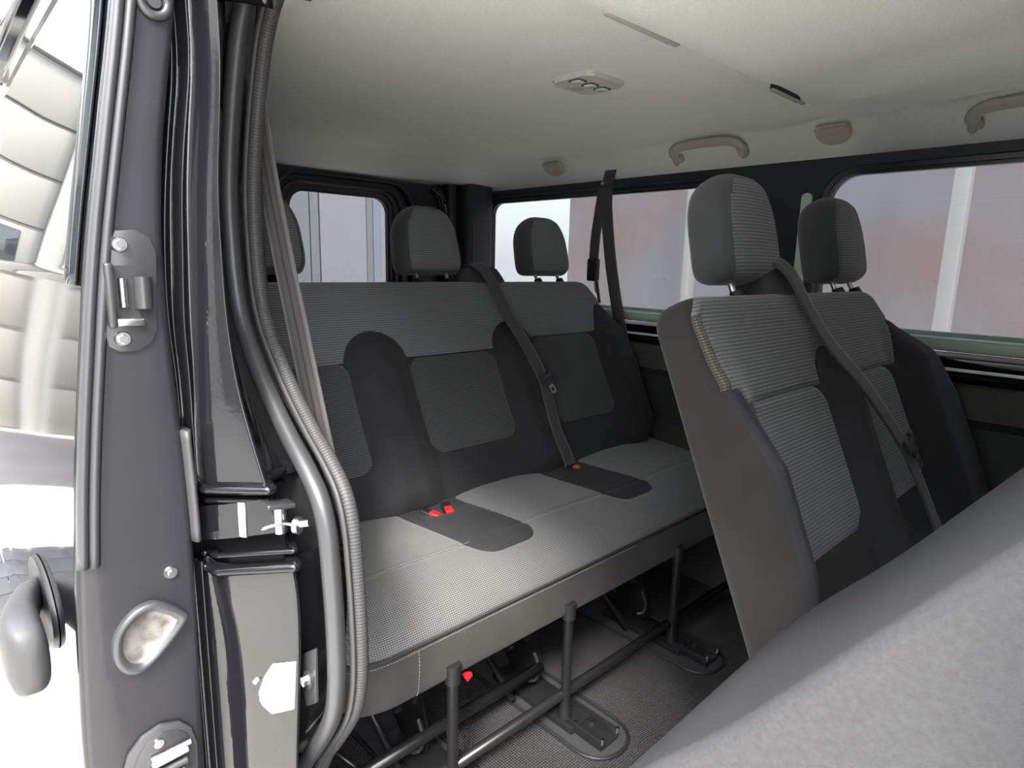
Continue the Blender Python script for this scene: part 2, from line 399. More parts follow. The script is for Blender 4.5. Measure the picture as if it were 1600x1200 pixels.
hall('cream_building', 'long cream building with sectional doors across the yard on the door side', -14, 5.0, -6.5, 4.8, '+x',
     [(-14, -13, 'wall', M_cream2), (-12.5, -8.6, 'door', M_cream), (-8, -4.1, 'door', M_cream), (-3.5, .4, 'door', M_cream), (1, 4.6, 'door', M_cream)])
t = thing('red_wall_building', (7.4, -1, GZ), 'faded red and grey building wall seen through the far side windows', 'building')
bm = bmesh.new(); bx(bm, (8.0, -2.05, GZ + 3.4), (1.2, 17.3, 6.8), .01); frombm('wall', bm, M_redw, t)
bm = bmesh.new(); bx(bm, (7.9, -2.6, GZ + 6.9), (1.6, 16.4, .2), .01); frombm('roof_edge', bm, M_steelb, t)
for (x, y, wd, lb) in ((6.2, 1.33, .115, 'white painted post outside the front side window'), (6.2, 3.75, .085, 'thin white post outside the rear side window')):
    o = box('steel_post', (x, y, GZ + 2.0), (.14, wd, 4.0), M_postp, None, .01); tag(o, lb, 'post')
bm = bmesh.new(); bx(bm, (-2.4, 4.6, 3.0), (5.6, .18, .22), .01); o = frombm('canopy_beam', bm, M_steelb); 
bm = bmesh.new()
for x in (-5.1, .3): bx(bm, (x, 4.6, (GZ + 2.95) / 2), (.14, .14, 2.95 - GZ), .01)
o2 = frombm('beam_post', bm, M_steelb, o); tag(o, 'grey steel canopy beam reflected in the door glass', 'beam')

# ------------------------------------------------------------------ van shell
XW = 1.95   # far side wall
def windowed_wall(name, axis, at, d_out, cells, mt, parent=None):
    """wall made of cells (u0,u1,z0,z1,hole) with rounded holes; stepped reveals running outwards"""
    V = []; F = []
    def P(u, z, d):
        return (at + d, u, z) if axis == 'X' else (u, at + d, z)
    for (u0, u1, z0, z1, hole) in cells:
        b = len(V)
        if hole is None:
            V += [P(u0, z0, 0), P(u1, z0, 0), P(u1, z1, 0), P(u0, z1, 0)]; F.append((b, b + 1, b + 2, b + 3)); continue
        h0, h1, k0, k1, r = hole; n = 8
        steps = [(0, .030, 0), (1, .030, -.004), (2, .024, -.004), (3, .022, .012), (4, .010, .014), (5, .008, .022), (6, 0, .024), (7, 0, .045)]
        ring0 = []
        inner = rrect(h0 - .030, h1 + .030, k0 - .030, k1 + .030, r + .03, n)
        # outer ring: project corner directions onto the cell rectangle
        m_ = len(inner)
        for i, (x, y) in enumerate(inner):
            q = i // (n + 1); kk = i % (n + 1)
            cx, cy = (u1, u0, u0, u1)[q], (z1, z1, z0, z0)[q]
            f = kk / n
            if q == 0: pt = (u1, y) if f < .5 else (x, z1)
            elif q == 1: pt = (x, z1) if f < .5 else (u0, y)
            elif q == 2: pt = (u0, y) if f < .5 else (x, z0)
            else: pt = (x, z0) if f < .5 else (u1, y)
            if kk == n // 2: pt = (cx, cy)
            ring0.append(pt)
        V += [P(x, y, 0) for x, y in ring0]
        rings = [b]
        for (_, off, d) in steps:
            rings.append(len(V)); V += [P(x, y, d * (1 if d_out > 0 else -1)) for x, y in rrect(h0 - off, h1 + off, k0 - off, k1 + off, r + off, n)]
        for a, c in zip(rings[:-1], rings[1:]):
            for i in range(m_): F.append((a + i, a + (i + 1) % m_, c + (i + 1) % m_, c + i))
    o = mesh(name, V, F, mt, parent, False); tag(o, kind='structure'); return o
w1 = (.985, 2.235, .800, 1.268, .055); w2 = (-1.1, .745, .800, 1.270, .075)
wl = windowed_wall('wall_left', 'X', XW, 1, [(.87, 2.30, .765, 1.335, w1), (-1.6, .87, .765, 1.335, w2)], M_frame)
# glass (each a window of the setting)
def pane(name, pts, axis, a, b, m):
    o = prism_obj(name, pts, axis, a, b, m); tag(o, kind='structure'); return o
g1 = pane('window_1', rrect(.975, 2.245, .79, 1.278, .055), 'X', XW + .03, XW + .034, M_glass)
g2 = pane('window_2', rrect(-1.1, .755, .79, 1.280, .075), 'X', XW + .03, XW + .034, M_glass)
# lower glass of both windows, its reflection painted as a pale channel (top edge z .85)
for g, y0, y1 in ((g1, .99, 2.23), (g2, -1.1, .74)):
    prism_obj('glass_reflection', [(XW + .012, .802), (XW + .050, .802), (XW + .050, .848), (XW + .040, .848), (XW + .030, .832), (XW + .012, .828)], 'Y', y0, y1, M_glasslit, g, .002)
    box('reflection_bead', (XW + .016, (y0 + y1) / 2, .832), (.010, y1 - y0, .008), M_skyrefl, g, .003)
# see-through slit between the two windows, its light painted as a pale strip
prism_obj('slit_light', rrect(.785, .815, .94, 1.225, .014), 'X', XW - .010, XW + .01, M_glasslit, wl)
# stacked belt-line trims under the windows
def strip_y(name, prof, y0, y1, m, parent=None, bev=.0015):
    return prism_obj(name, prof, 'Y', y0, y1, m, parent, bev)
lw = strip_y('trim_1', [(1.925, .800), (1.97, .800), (1.97, .766), (1.915, .766), (1.905, .775), (1.908, .792)], -1.6, 2.25, M_paint); tag(lw, kind='structure')
o = strip_y('edge_reflection', [(1.898, .757), (1.906, .757), (1.906, .765), (1.898, .765)], -1.6, 2.25, M_skyrefl, lw)  # sky reflection along the trim, painted as a bright line
o = strip_y('trim_2', [(1.925, .765), (1.97, .765), (1.97, .728), (1.905, .728), (1.898, .745)], -1.6, 2.25, M_paint); tag(o, kind='structure')
# side lining
V = []; F = []
prof = [(1.890, .728), (1.893, .722), (1.900, .64), (1.925, .615), (1.93, .47), (1.905, .45), (1.90, .30), (1.90, -.09)]
ys = [-1.6, 2.28]
for y in ys:
    for p in prof: V.append((p[0], y, p[1]))
k = len(prof)
for j in range(k - 1): F.append((j, j + 1, k + j + 1, k + j))
V += [(1.95, -1.6, .728), (1.95, 2.28, .728)]; F.append((0, k, 2 * k + 1, 2 * k))
ml = mesh('wall_left_lining', V, F, None, None, False, mats=[M_panel, M_lining], fm=[0, 0, 1, 1, 1, 0, 0, 0]); ml.name = 'wall_left_lower'; tag(ml, kind='structure')

# rear wall with its window
RY = 2.30
wr = (1.045, 1.468, .62, 1.252, .06)
wb = windowed_wall('wall_rear', 'Y', RY, 1, [(.30, .95, -.09, 1.37, None), (.95, 1.55, -.09, 1.37, wr), (1.55, 1.97, -.09, 1.37, None)], M_frame)
g3 = pane('window_3', rrect(1.035, 1.478, .61, 1.262, .06), 'Y', RY + .03, RY + .034, M_glassr)
# raised door frame bead round the rear window + hinge arm
fr = rrect(.965, 1.565, .55, 1.315, .11, 8)
sweep('frame_bead', [(x, RY - .012, z) for x, z in fr] + [(fr[0][0], RY - .012, fr[0][1])], [(.012 * math.cos(a), .009 * math.sin(a)) for a in np.linspace(0, 2 * math.pi, 9)[:-1]], M_trim, wb, up=(0, 1, 0), caps=False)
fr = rrect(.995, 1.515, .58, 1.285, .085, 8)
sweep('inner_bead', [(x, RY - .006, z) for x, z in fr] + [(fr[0][0], RY - .006, fr[0][1])], [(.008 * math.cos(a), .006 * math.sin(a)) for a in np.linspace(0, 2 * math.pi, 9)[:-1]], M_trim, wb, up=(0, 1, 0), caps=False)
tube('hinge_arm', [(1.62, 2.22, 1.30), (1.65, 2.20, 1.27), (1.665, 2.20, 1.21), (1.665, 2.22, 1.14)], .018, M_paint, wb, n=6)
box('pillar_cover', (1.86, 2.235, .65), (.16, .11, 1.40), M_trim, wb, .03)
box('pillar_fold', (1.745, 2.26, .65), (.05, .06, 1.40), M_frame, wb, .015)
rod('pillar_strap_rail', (1.80, 2.165, .90), (1.80, 2.165, 1.16), .003, M_greysteel, wb)
# clutter at the top left of the rear door opening
box('upper_bracket', (.86, 2.25, 1.27), (.10, .05, .07), M_trim, wb, .012)
rod('bracket_bolt', (.84, 2.225, 1.29), (.84, 2.205, 1.29), .008, M_greysteel, wb)
rod('bracket_bolt', (.885, 2.225, 1.275), (.885, 2.205, 1.275), .008, M_greysteel, wb)

# floor: rubber mat, step edge, seat wells
fl = box('floor', (1.12, .35, -.115), (1.75, 3.95, .05), M_mat, None, 0); tag(fl, kind='structure')
st = box('trim_3', (1.12, .30, -.084), (1.55, .68, .012), M_mat, None, .004); tag(st, kind='structure')
for xw in (.70, 1.05, 1.50):
    w_ = sweep('floor_well_rim', [(x, y, -.088) for x, y in rrect(xw - .075, xw + .075, .715, 1.25, .07, 8)] + [(xw + .075, 1.18, -.088)], [(.006 * math.cos(a), .004 * math.sin(a)) for a in np.linspace(0, 2 * math.pi, 9)[:-1]], M_rubd, fl, up=(0, 0, 1), caps=False)
    prism_obj('floor_well', rrect(xw - .066, xw + .066, .722, 1.24, .06), 'Z', -.0895, -.087, M_lining, fl)

# headliner: height field over the plan, drooping to its edges
def headliner():
    xs = np.concatenate([np.linspace(.40, .52, 10), np.linspace(.55, 1.72, 26), np.linspace(1.74, XW - .003, 22)])
    yv = np.concatenate([np.linspace(-1.6, 1.95, 60), np.linspace(1.97, 2.285, 22)])
    X, Y = np.meshgrid(xs, yv)
    Z = 1.408 - .014 * ((X - 1.17) / .75) ** 2
    dr = lambda t: np.where(t < .5, 2 * t * t, 1 - 2 * (1 - t) ** 2)
    tx = (X - 1.832) / .10; Z -= .064 * np.clip(.5 * (tx + np.sqrt(tx * tx + .006)), 0, 1.15)
    tn = np.clip((.50 - X) / .10, 0, 1); Z -= .050 * ssd(tn)
    ty = np.clip((Y - 2.02) / .20, 0, 1); Z = np.minimum(Z, Z * (1 - ssd(ty)) + 1.332 * ssd(ty))
    # recesses behind the grab handles and coat hooks
    for (yc, wd, dp) in ((1.10, .14, .016), (.30, .14, .016), (1.74, .07, .012), (.71, .07, .012)):
        b = np.exp(-((Y - yc) / wd) ** 4) * np.exp(-((X - 1.845) / .04) ** 2); Z += dp * 1.3 * b
    return mesh('ceiling', np.stack([X, Y, Z], -1).reshape(-1, 3), [(i * len(xs) + j, (i + 1) * len(xs) + j, (i + 1) * len(xs) + j + 1, i * len(xs) + j + 1) for i in range(len(yv) - 1) for j in range(len(xs) - 1)], M_head)
ce = headliner(); tag(ce, kind='structure')
# lowered air duct panel
def duct():
    xs = np.linspace(.42, 1.62, 60); yv = np.linspace(-1.6, .66, 70); X, Y = np.meshgrid(xs, yv)
    s = np.minimum(np.clip((.655 - Y) / .012, 0, 1), np.clip((1.60 - X - .10 * (0.65 - Y)) / .10, 0, 1))
    ridge = .018 * np.exp(-((X - 1.38 + .25 * (.65 - Y)) / .09) ** 2)
    Z = 1.408 - .014 * ((X - 1.17) / .75) ** 2 + .006 - (.052) * ssd(s) + ridge * ssd(s) * .6
    return mesh('trim_4', np.stack([X, Y, Z], -1).reshape(-1, 3), [(i * len(xs) + j, (i + 1) * len(xs) + j, (i + 1) * len(xs) + j + 1, i * len(xs) + j + 1) for i in range(len(yv) - 1) for j in range(len(xs) - 1)], M_head)
du = duct(); tag(du, kind='structure')
for (x0, x1) in ((.80, .98), (1.36, 1.50)):
    box('vent_slot', ((x0 + x1) / 2, .659, 1.379), (x1 - x0, .008, .016), M_trim, du, .003)
    box('vent_lip', ((x0 + x1) / 2, .652, 1.371), (x1 - x0 + .02, .010, .005), M_headp, du, .002)

# interior lamp
t = thing('ceiling_lamp', (1.15, .985, 1.408), 'small beige ceiling lamp with three clear lenses on the headliner', 'lamp')
bm = bmesh.new(); prism(bm, rrect(1.085, 1.215, .925, 1.045, .018), 'Z', 1.397, 1.412); bmesh.ops.bevel(bm, geom=[e for e in bm.edges if all(v.co.z < 1.398 for v in e.verts)], offset=.005, segments=3, affect='EDGES')
frombm('housing', bm, M_lampp, t, angle=35)
for i, x in enumerate((1.108, 1.150, 1.192)):
    prism_obj('lens_recess', rrect(x - .016, x + .016, .962, .995, .006), 'Z', 1.3955, 1.399, M_rubd, t)
    prism_obj('lens', rrect(x - .013, x + .012, .966, .991, .006), 'Z', 1.3945, 1.3975, M_lens, t, .001)
prism_obj('switch', rrect(1.128, 1.168, 1.006, 1.026, .008), 'Z', 1.3945, 1.399, M_headp, t, .002)

# grab handles and coat hooks on the far cornice
def corn(y, s):   # point on the cornice: s 0 top .. 1 bottom
    return (1.825 + .085 * s, y, 1.405 - .060 * s)
def grab(yc, lb):
    t = thing('grab_handle', (1.88, yc, 1.35), lb, 'handle', None)
    pth = [(1.890, yc + .118, 1.346), (1.868, yc + .117, 1.357), (1.846, yc + .106, 1.374), (1.838, yc + .07, 1.382), (1.836, yc, 1.384), (1.838, yc - .07, 1.382), (1.846, yc - .106, 1.374), (1.868, yc - .117, 1.357), (1.890, yc - .118, 1.346)]
    pr = [(.017 * math.cos(a), .010 * math.sin(a)) for a in np.linspace(0, 2 * math.pi, 15)[:-1]]
    sweep('grip', pth, pr, M_headp, t, up=(.81, 0, -.58), n=6)
    for s in (-1, 1): box('mount', (1.886, yc + s * .112, 1.354), (.020, .030, .026), M_headp, t, .006, Matrix.Rotation(R(-38), 4, 'Y'))
grab(1.095, 'beige grab handle above the rear side window')
grab(.285, 'beige grab handle at the right edge of the roof lining')
def hook(yc, lb):
    t = thing('coat_hook', (1.86, yc, 1.37), lb, 'hook', None)
    bm = bmesh.new(); prism(bm, [(yc + a, b) for a, b in rrect(-.043, .043, -.030, .030, (.006, .006, .028, .028))], 'X', -.007, .007)
    bmesh.ops.bevel(bm, geom=list(bm.edges), offset=.003, segments=2, affect='EDGES')
    bmesh.ops.rotate(bm, cent=(0, yc, 0), matrix=Matrix.Rotation(R(-54), 3, 'Y'), verts=bm.verts)
    bmesh.ops.translate(bm, vec=(1.859, 0, 1.365), verts=bm.verts)
    frombm('flap', bm, M_headp, t, angle=40)
    rod('hinge_pin', (1.836, yc - .040, 1.383), (1.836, yc + .040, 1.383), .005, M_headp, t)
hook(1.745, 'rounded beige coat hook flap nearest the rear corner of the roof lining'); hook(.712, 'rounded beige coat hook flap right of the grab handle over the pillar')

# outer roof, front part of the body
def quad(name, V, m, kind='structure'):
    o = mesh(name, V, [tuple(range(len(V)))], m, None, False); tag(o, kind=kind); return o
box('roof_skin', (1.105, .35, 1.475), (1.82, 3.96, .03), M_paint, None, .01)['kind'] = 'structure'
ob = bpy.data.objects['roof_skin']; ob.name = 'trim_5'
o = box('front_blocker', (1.12, -1.64, .65), (1.75, .05, 1.6), M_lining, None, .01); tag(o, kind='structure')  # unseen opaque closing panel, added to keep windscreen light out
o = box('trim_6', (.30, -.87, .62), (.22, 1.50, 1.45), M_paint, None, .03); tag(o, kind='structure')     # unseen front side body, windowless and extended back to block light
o = box('trim_7', (.30, .18, 1.41), (.20, 1.25, .08), M_paint, None, .02); tag(o, kind='structure')    # header over the opening
o = box('trim_8', (.34, .20, -.17), (.20, 1.40, .14), M_paint, None, .02); tag(o, kind='structure')      # sill
o = box('wall_outer', (2.03, .35, .15), (.05, 3.96, 1.22), M_paint, None, .01); o.name = 'trim_9'; tag(o, kind='structure')

# near side pillar: cross sections lofted in z (gloss black body jamb)
ZK = [1.36, 1.24, 1.16, 1.085, 1.0, .912, .824, .742, .667, .606, .547, .448, .294, .10, -.14]
c_seal = [.86, .905, .945, .968, .975, .955, .895, .80, .715, .69, .683, .69, .765, .83, .86]
# edges of the broad flat face of the pillar (heights, X, Y) and of the two beads beside it
JL = ([.10, .295, .397, .494, .585, .674, .76, .844, .924, 1.001, 1.074, 1.145, 1.213], [.262, .2616, .2625, .2617, .2502, .2447, .2432, .2482, .2513, .2549, .2588, .265, .2705], [.80, .7992, .798, .7991, .8143, .8217, .8237, .8171, .8129, .8081, .8029, .7947, .7874])
JR = ([.10, .309, .449, .544, .606, .683, .733, .766, .846, .925, 1.001, 1.074, 1.145, 1.213], [.306, .3085, .3145, .3175, .3149, .3002, .2923, .2861, .2745, .2694, .2686, .2687, .2728, .2771], [.74, .7366, .7287, .7246, .7281, .7478, .7583, .7666, .782, .7888, .7899, .7897, .7843, .7785])
J2 = ([.6, .843, .923, 1.0, 1.075, 1.148, 1.22], [.234, .2365, .2344, .2391, .2429, .2515, .2625])
J1 = ([.6, .841, .922, 1.0, 1.075, 1.149, 1.221], [.2265, .2275, .2225, .2246, .2306, .2399, .25])
def jamb_cols(z):
    I = lambda t, k=1: float(np.interp(z, t[0], t[k]))
    lx, ly, rx, ry = I(JL), I(JL, 2), I(JR), I(JR, 2); xb = min(I(J2), lx - .008); xa = I(J1); ss = float(np.interp(z, ZK[::-1], c_seal[::-1]))
    L = lambda q: (lx + (rx - lx) * q, ly + (ry - ly) * q); sb = max(ss + .03, ry + .04)
    return [(xa - .022, .98), (xa - .010, .90), (xa - .003, .856), (xa, .852), (xa + .003, .860), (xb - .004, .864), (xb - .002, .835), (xb, .832), (xb + .003, .842), (lx - .003, ly + .028), (lx - .001, ly + .0025),
            L(.06), L(.2), L(.5), L(.92), (rx + .0008, ry + .0002), (rx + .003, ry + .006), (rx + .010, ry + .036), (.334, sb), (.372, sb + .005), (.40, ss + .07), (.42, ss + .16), (.42, 1.9), (.30, 2.3)]
def smooth_z(z):
    zs = [z - .03, z - .015, z, z + .015, z + .03]; A = np.mean([np.array(jamb_cols(q)) for q in zs], axis=0); return A
def loft_z(name, zs, parent=None, m=None, depth=0):
    V = []; F = []
    for z in zs:
        A = smooth_z(z)
        for i, (x, y) in enumerate(A):
            dd = depth if i < 19 else 0
            V.append((x + dd * .35, y + dd, z))
    k = 24
    for i in range(len(zs) - 1):
        for j in range(k - 1): F.append((i * k + j, i * k + j + 1, (i + 1) * k + j + 1, (i + 1) * k + j))
    return mesh(name, V, F, m or M_paint2, parent, True)
wn = loft_z('wall_right', list(np.linspace(.710, 1.37, 60))); tag(wn, kind='structure')
wn2 = loft_z('wall_right_lower', list(np.linspace(-.14, .604, 50)), None); wn2.name = 'wall_right_low'; tag(wn2, kind='structure')
M_matte = mat('matte_black', (.012, .012, .013), .95, spec=.05)
wn3 = loft_z('channel_back', list(np.linspace(.58, .73, 10)), wn, M_matte, .035)
# rounded lips above and below the roller channel
for (z, up_, sl) in ((.712, 1, .12), (.604, -1, .28)):
    A = smooth_z(z); pts = [(x, y, z) for x, y in A[8:19]]
    pr = [(.007 * math.cos(a), .009 * math.sin(a)) for a in np.linspace(0, 2 * math.pi, 13)[:-1]]
    sweep('channel_lip', [(p[0] - .001, p[1] - .004, p[2] + (p[0] - .285) * sl) for p in pts], pr, M_paint, wn, up=(0, 0, 1), n=3)
    pts2 = [(p[0] + .002, p[1] + .004, p[2] - up_ * .018 + (p[0] - .285) * sl) for p in pts]
    sweep('channel_fold', pts2, [(a * .6, b * .6) for a, b in pr], M_paint, wn, up=(0, 0, 1), n=3)
# paint inner lining of near wall + interior panel behind the belt
o = box('wall_right_trim', (.40, 1.65, .65), (.05, 1.25, 1.40), M_lining, None, .02); o.name = 'wall_right_inner'; tag(o, kind='structure')

# door opening seal
SP = [(-.2, 1.375), (.3, 1.375), (.62, 1.372), (.77, 1.362), (.845, 1.342), (.893, 1.300), (.925, 1.24), (.948, 1.18), (.968, 1.11), (.973, 1.04), (.966, .955), (.945, .90), (.905, .852), (.855, .805), (.800, .762), (.755, .732), (.718, .700), (.700, .66), (.692, .602), (.687, .54), (.686, .465), (.695, .41), (.715, .366), (.757, .305), (.80, .246), (.835, .17), (.85, .08), (.85, -.05), (.80, -.095), (.5, -.10), (-.2, -.10)]
t = thing('door_seal', (.355, .85, -.09), 'thick grey rubber door seal curving round the sliding door opening', 'seal')
pth = [(.349, y, z) for y, z in SP]
bulb = [(.0125 * math.cos(a) - .002, -.002 + .0125 * math.sin(a)) for a in np.linspace(0, 2 * math.pi, 17)[:-1]]
sweep('bulb', pth, bulb, M_rub, t, up=(1, 0, 0), n=5)
sweep('groove_bead', [(.3665, y, z) for y, z in SP], [(.0035 * math.cos(a), .006 + .005 * math.sin(a)) for a in np.linspace(0, 2 * math.pi, 11)[:-1]], M_rubr, t, up=(1, 0, 0), n=5)
M_rubs = weave('ribbed_seal_edge', (.035, .035, .037), (.060, .060, .062), 1.0, .0045, 'rib', strength=.45, dist=.0008, rough=.5, sheen=0)
sweep('ribbed_flange', [(.380, y, z) for y, z in SP], [(.0105 * math.cos(a), .002 + .011 * math.sin(a)) for a in np.linspace(0, 2 * math.pi, 15)[:-1]], M_rubs, t, up=(1, 0, 0), n=5)

# small fittings on the pillar
def on_jamb(z, i):   # point of column i at height z
    a = smooth_z(z)[i]; return Vector((a[0], a[1], z))
t = thing('cover_plate', (.305, .79, .42), 'white plastic cover plate on the glossy black door pillar', 'cover')
def jp(f, z):  # along the broad face between columns 11 and 15
    A = smooth_z(z); p = A[11] * (1 - f) + A[15] * f; return np.array([p[0], p[1], z])
def jamb_patch(name, poly, off, th, m, parent):
    bm = bmesh.new(); c = np.mean(poly, axis=0); 
    nrm = np.cross(jp(1, .42) - jp(0, .42), [0, 0, 1.]); nrm /= np.linalg.norm(nrm)
    if nrm[0] > 0: nrm = -nrm
    va = [bm.verts.new(tuple(jp(f, z) + nrm * off)) for f, z in poly]; vb = [bm.verts.new(tuple(jp(f, z) + nrm * (off + th))) for f, z in poly]
    n = len(poly); bm.faces.new(va[::-1]); bm.faces.new(vb)
    for i in range(n): bm.faces.new((va[i], va[(i + 1) % n], vb[(i + 1) % n], vb[i]))
    return frombm(name, bm, m, parent, angle=35)
jamb_patch('plate', [(.933, .474), (.53, .466), (.40, .448), (.287, .423), (.30, .410), (.346, .403), (.516, .392), (.916, .404)], .001, .004, M_white, t)
jamb_patch('tab', [(.80, .432), (.36, .424), (.37, .412), (.50, .402), (.80, .410)], .005, .004, M_white, t)
jamb_patch('lower_pad', [(.80, .411), (.60, .405), (.62, .400), (.82, .406)], .0055, .002, M_inkl, t)
pc = jp(.64, .450)
bm = bmesh.new(); bmesh.ops.create_circle(bm, segments=20, radius=.001)
bm.free()
nrm = np.cross(jp(1, .42) - jp(0, .42), [0, 0, 1.]); nrm /= np.linalg.norm(nrm); nrm = -nrm if nrm[0] > 0 else nrm
d_ = (jp(1, .42) - jp(0, .42)); d_ /= np.linalg.norm(d_)
ring = [tuple(pc + nrm * .0055 + d_ * .012 * math.cos(a) + np.array([0, 0, 1.]) * .009 * math.sin(a)) for a in np.linspace(0, 2 * math.pi, 21)]
sweep('ring_mark', ring, [(.0018 * math.cos(a), .0018 * math.sin(a)) for a in np.linspace(0, 2 * math.pi, 7)[:-1]], M_inkl, t, up=tuple(nrm), caps=False)
q = jp(.23, .438)
rod('pin', tuple(q), tuple(q + nrm * .006), .003, M_white, t)
t = thing('striker_bracket', (.345, .735, .44), 'small grey bracket with a bolt tucked beside the door seal', 'bracket')
prism_obj('plate', [(.705, .500), (.750, .468), (.750, .420), (.738, .395), (.708, .418)], 'X', .3255, .330, M_greysteel, t, .001)
rod('bolt', (.330, .722, .447), (.321, .722, .447), .012, M_greysteel, t)
rod('bolt_head', (.322, .722, .447), (.314, .722, .447), .007, M_steel, t, seg=6)

# ------------------------------------------------------------------ sliding door (slid open along the side)
ZO = [1.42, 1.266, 1.134, .998, .887, .787, .675, .557, .391, .1, -.3]
XO = [.203, .184, .160, .136, .122, .109, .098, .090, .081, .085, .10]
ZI = [1.42, 1.282, 1.177, 1.071, .963, .847, .765, .637, .502, .309, -.3]
XI = [.262, .250, .231, .217, .214, .217, .221, .224, .220, .216, .216]
xo = lambda z: float(np.interp(z, ZO[::-1], XO[::-1])); xi = lambda z: float(np.interp(z, ZI[::-1], XI[::-1]))
def smo(f, z): return sum(f(z + k * .02) for k in range(-3, 4)) / 7
DY = .82
door = thing('sliding_door', (.15, 1.4, -.3), 'black sliding side door standing open at the left, its front edge facing us', 'door')
def door_loft():
    zs = np.linspace(-.30, 1.42, 80); V = []; F = []
    r = .010
    for z in zs:
        a, b = smo(xo, z), smo(xi, z); L = []
        for k in range(7): th = math.pi / 2 * k / 6; L.append((a + r - r * math.cos(th), DY + r - r * math.sin(th)))
        for f in (.25, .5, .75): L.append((a + r + (b - a - 2 * r) * f, DY))
        for k in range(7): th = math.pi / 2 * k / 6; L.append((b - r + r * math.sin(th), DY + r - r * math.cos(th)))
        L += [(b, DY + .012), (b, DY + .3), (b, 2.02), (a + .01, 2.03)]
        for q in (2.0, 1.8, 1.6, 1.4, 1.2, 1.0, .9, .85, .832): L.append((a + .006 * (max(0, q - 1.2) / .8) ** 2, q))
        V += [(x, y, z) for x, y in L]
    k = len(L)
    fm = []
    for i in range(len(zs) - 1):
        for j in range(k):
            F.append((i * k + j, i * k + (j + 1) % k, (i + 1) * k + (j + 1) % k, (i + 1) * k + j)); fm.append(1 if 4 <= j < 16 else 0)
    F.append(tuple(range(k))); F.append(tuple((len(zs) - 1) * k + j for j in range(k - 1, -1, -1))); fm += [0, 0]
    return mesh('door_shell', V, F, None, door, True, mats=[M_paint, M_face], fm=fm)
door_loft()
# flush privacy glass on the skin
bm = bmesh.new(); pan = rrect(.875, 1.96, .965, 1.345, .05, 6)
vo = [bm.verts.new((smo(xo, z) - .005, y, z)) for y, z in pan]; vi = [bm.verts.new((smo(xo, z) + .004, y, z)) for y, z in pan]
V = []; F = []
ys = np.linspace(.845, 1.97, 20); zs = np.linspace(.965, 1.36, 20)
bm.free()
for z in zs:
    for y in ys: V.append((smo(xo, z) - .0035 + .006 * (max(0, y - 1.2) / .8) ** 2, y, z))
n = len(ys)
for i in range(len(zs) - 1):
    for j in range(n - 1): F.append((i * n + j, i * n + j + 1, (i + 1) * n + j + 1, (i + 1) * n + j))
o = mesh('window_pane', V, F, M_glassd, door); sm = o.modifiers.new('s', 'SOLIDIFY'); sm.thickness = .004; sm.offset = 0
# weatherstrip along the outer edge
wp = [(smo(xo, z) + .0135, DY - .002, z) for z in np.linspace(.643, 1.40, 40)]
pr = [(-.0125, .004)]
for cx, rr in ((-.0065, .0055), (.0045, .0055)):
    for a in np.linspace(180, 0, 7): pr.append((cx + rr * math.cos(R(a)), -.001 - rr * 1.1 * math.sin(R(a))))
pr.append((.0125, .004))
sweep('weatherstrip', wp, pr, M_rub, door, up=(1, 0, 0))
# catch plate with hook
F0 = DY - .0005
cp = bpy.data.objects
plate = prism_obj('catch_plate', [(.166, 1.026), (.186, 1.028), (.200, 1.020), (.206, 1.004), (.200, .915), (.194, .900), (.180, .891), (.160, .891), (.150, .898), (.147, .915), (.156, 1.000)], 'Y', F0 - .003, F0, M_greysteel, door, .0008)
prism_obj('catch_opening', rrect(.160, .184, .928, .988, .004), 'Y', F0 - .0036, F0 - .0028, M_rubd, plate)
box('catch_frame', (.155, F0 - .008, .955), (.009, .014, .072), M_greysteel, plate, .003)
box('catch_ledge', (.172, F0 - .006, .925), (.030, .010, .009), M_steel, plate, .003)
rod('catch_pin', (.168, F0 - .006, .942), (.168, F0 - .006, .974), .0045, M_steel, plate)
bm = bmesh.new(); cyl(bm, (.188, F0 - .005, .940), (.188, F0 - .005, .976), .0095); frombm('catch_roller', bm, M_greysteel, plate, angle=40)
for (x, z) in ((.169, 1.011), (.164, .906)):
    bm = bmesh.new(); cyl(bm, (x, F0 - .002, z), (x, F0 - .006, z), .0095, .0075); cyl(bm, (x, F0 - .006, z), (x, F0 - .009, z), .0058, .005, 6)
    frombm('screw', bm, M_steel, plate, angle=40)
# small screw
bm = bmesh.new(); cyl(bm, (.193, F0 + .001, .608), (.193, F0 - .003, .608), .0085, .007); cyl(bm, (.193, F0 - .003, .608), (.193, F0 - .005, .608), .004, .004, 6)
frombm('screw', bm, M_steel, door, angle=40)
# rubber grommet at the top
ring = [(.224 + .014 * math.cos(a), F0 - .002, 1.272 + .014 * math.sin(a)) for a in np.linspace(0, 2 * math.pi, 25)]
sweep('grommet', ring, [(.004 * math.cos(a), .005 * math.sin(a)) for a in np.linspace(0, 2 * math.pi, 9)[:-1]], M_rub, door, up=(0, 1, 0), caps=False)
rod('grommet_centre', (.224, F0, 1.272), (.224, F0 - .004, 1.272), .007, M_rub, door)
# bump stop on the inner corner
sweep('bump_stop', [(smo(xi, z) + .003, .826, z) for z in np.linspace(.642, .788, 12)], [(.006 * math.cos(a) * 1.0, .016 * math.sin(a)) for a in np.linspace(0, 2 * math.pi, 15)[:-1]], M_rubr, door, up=(1, 0, 0))
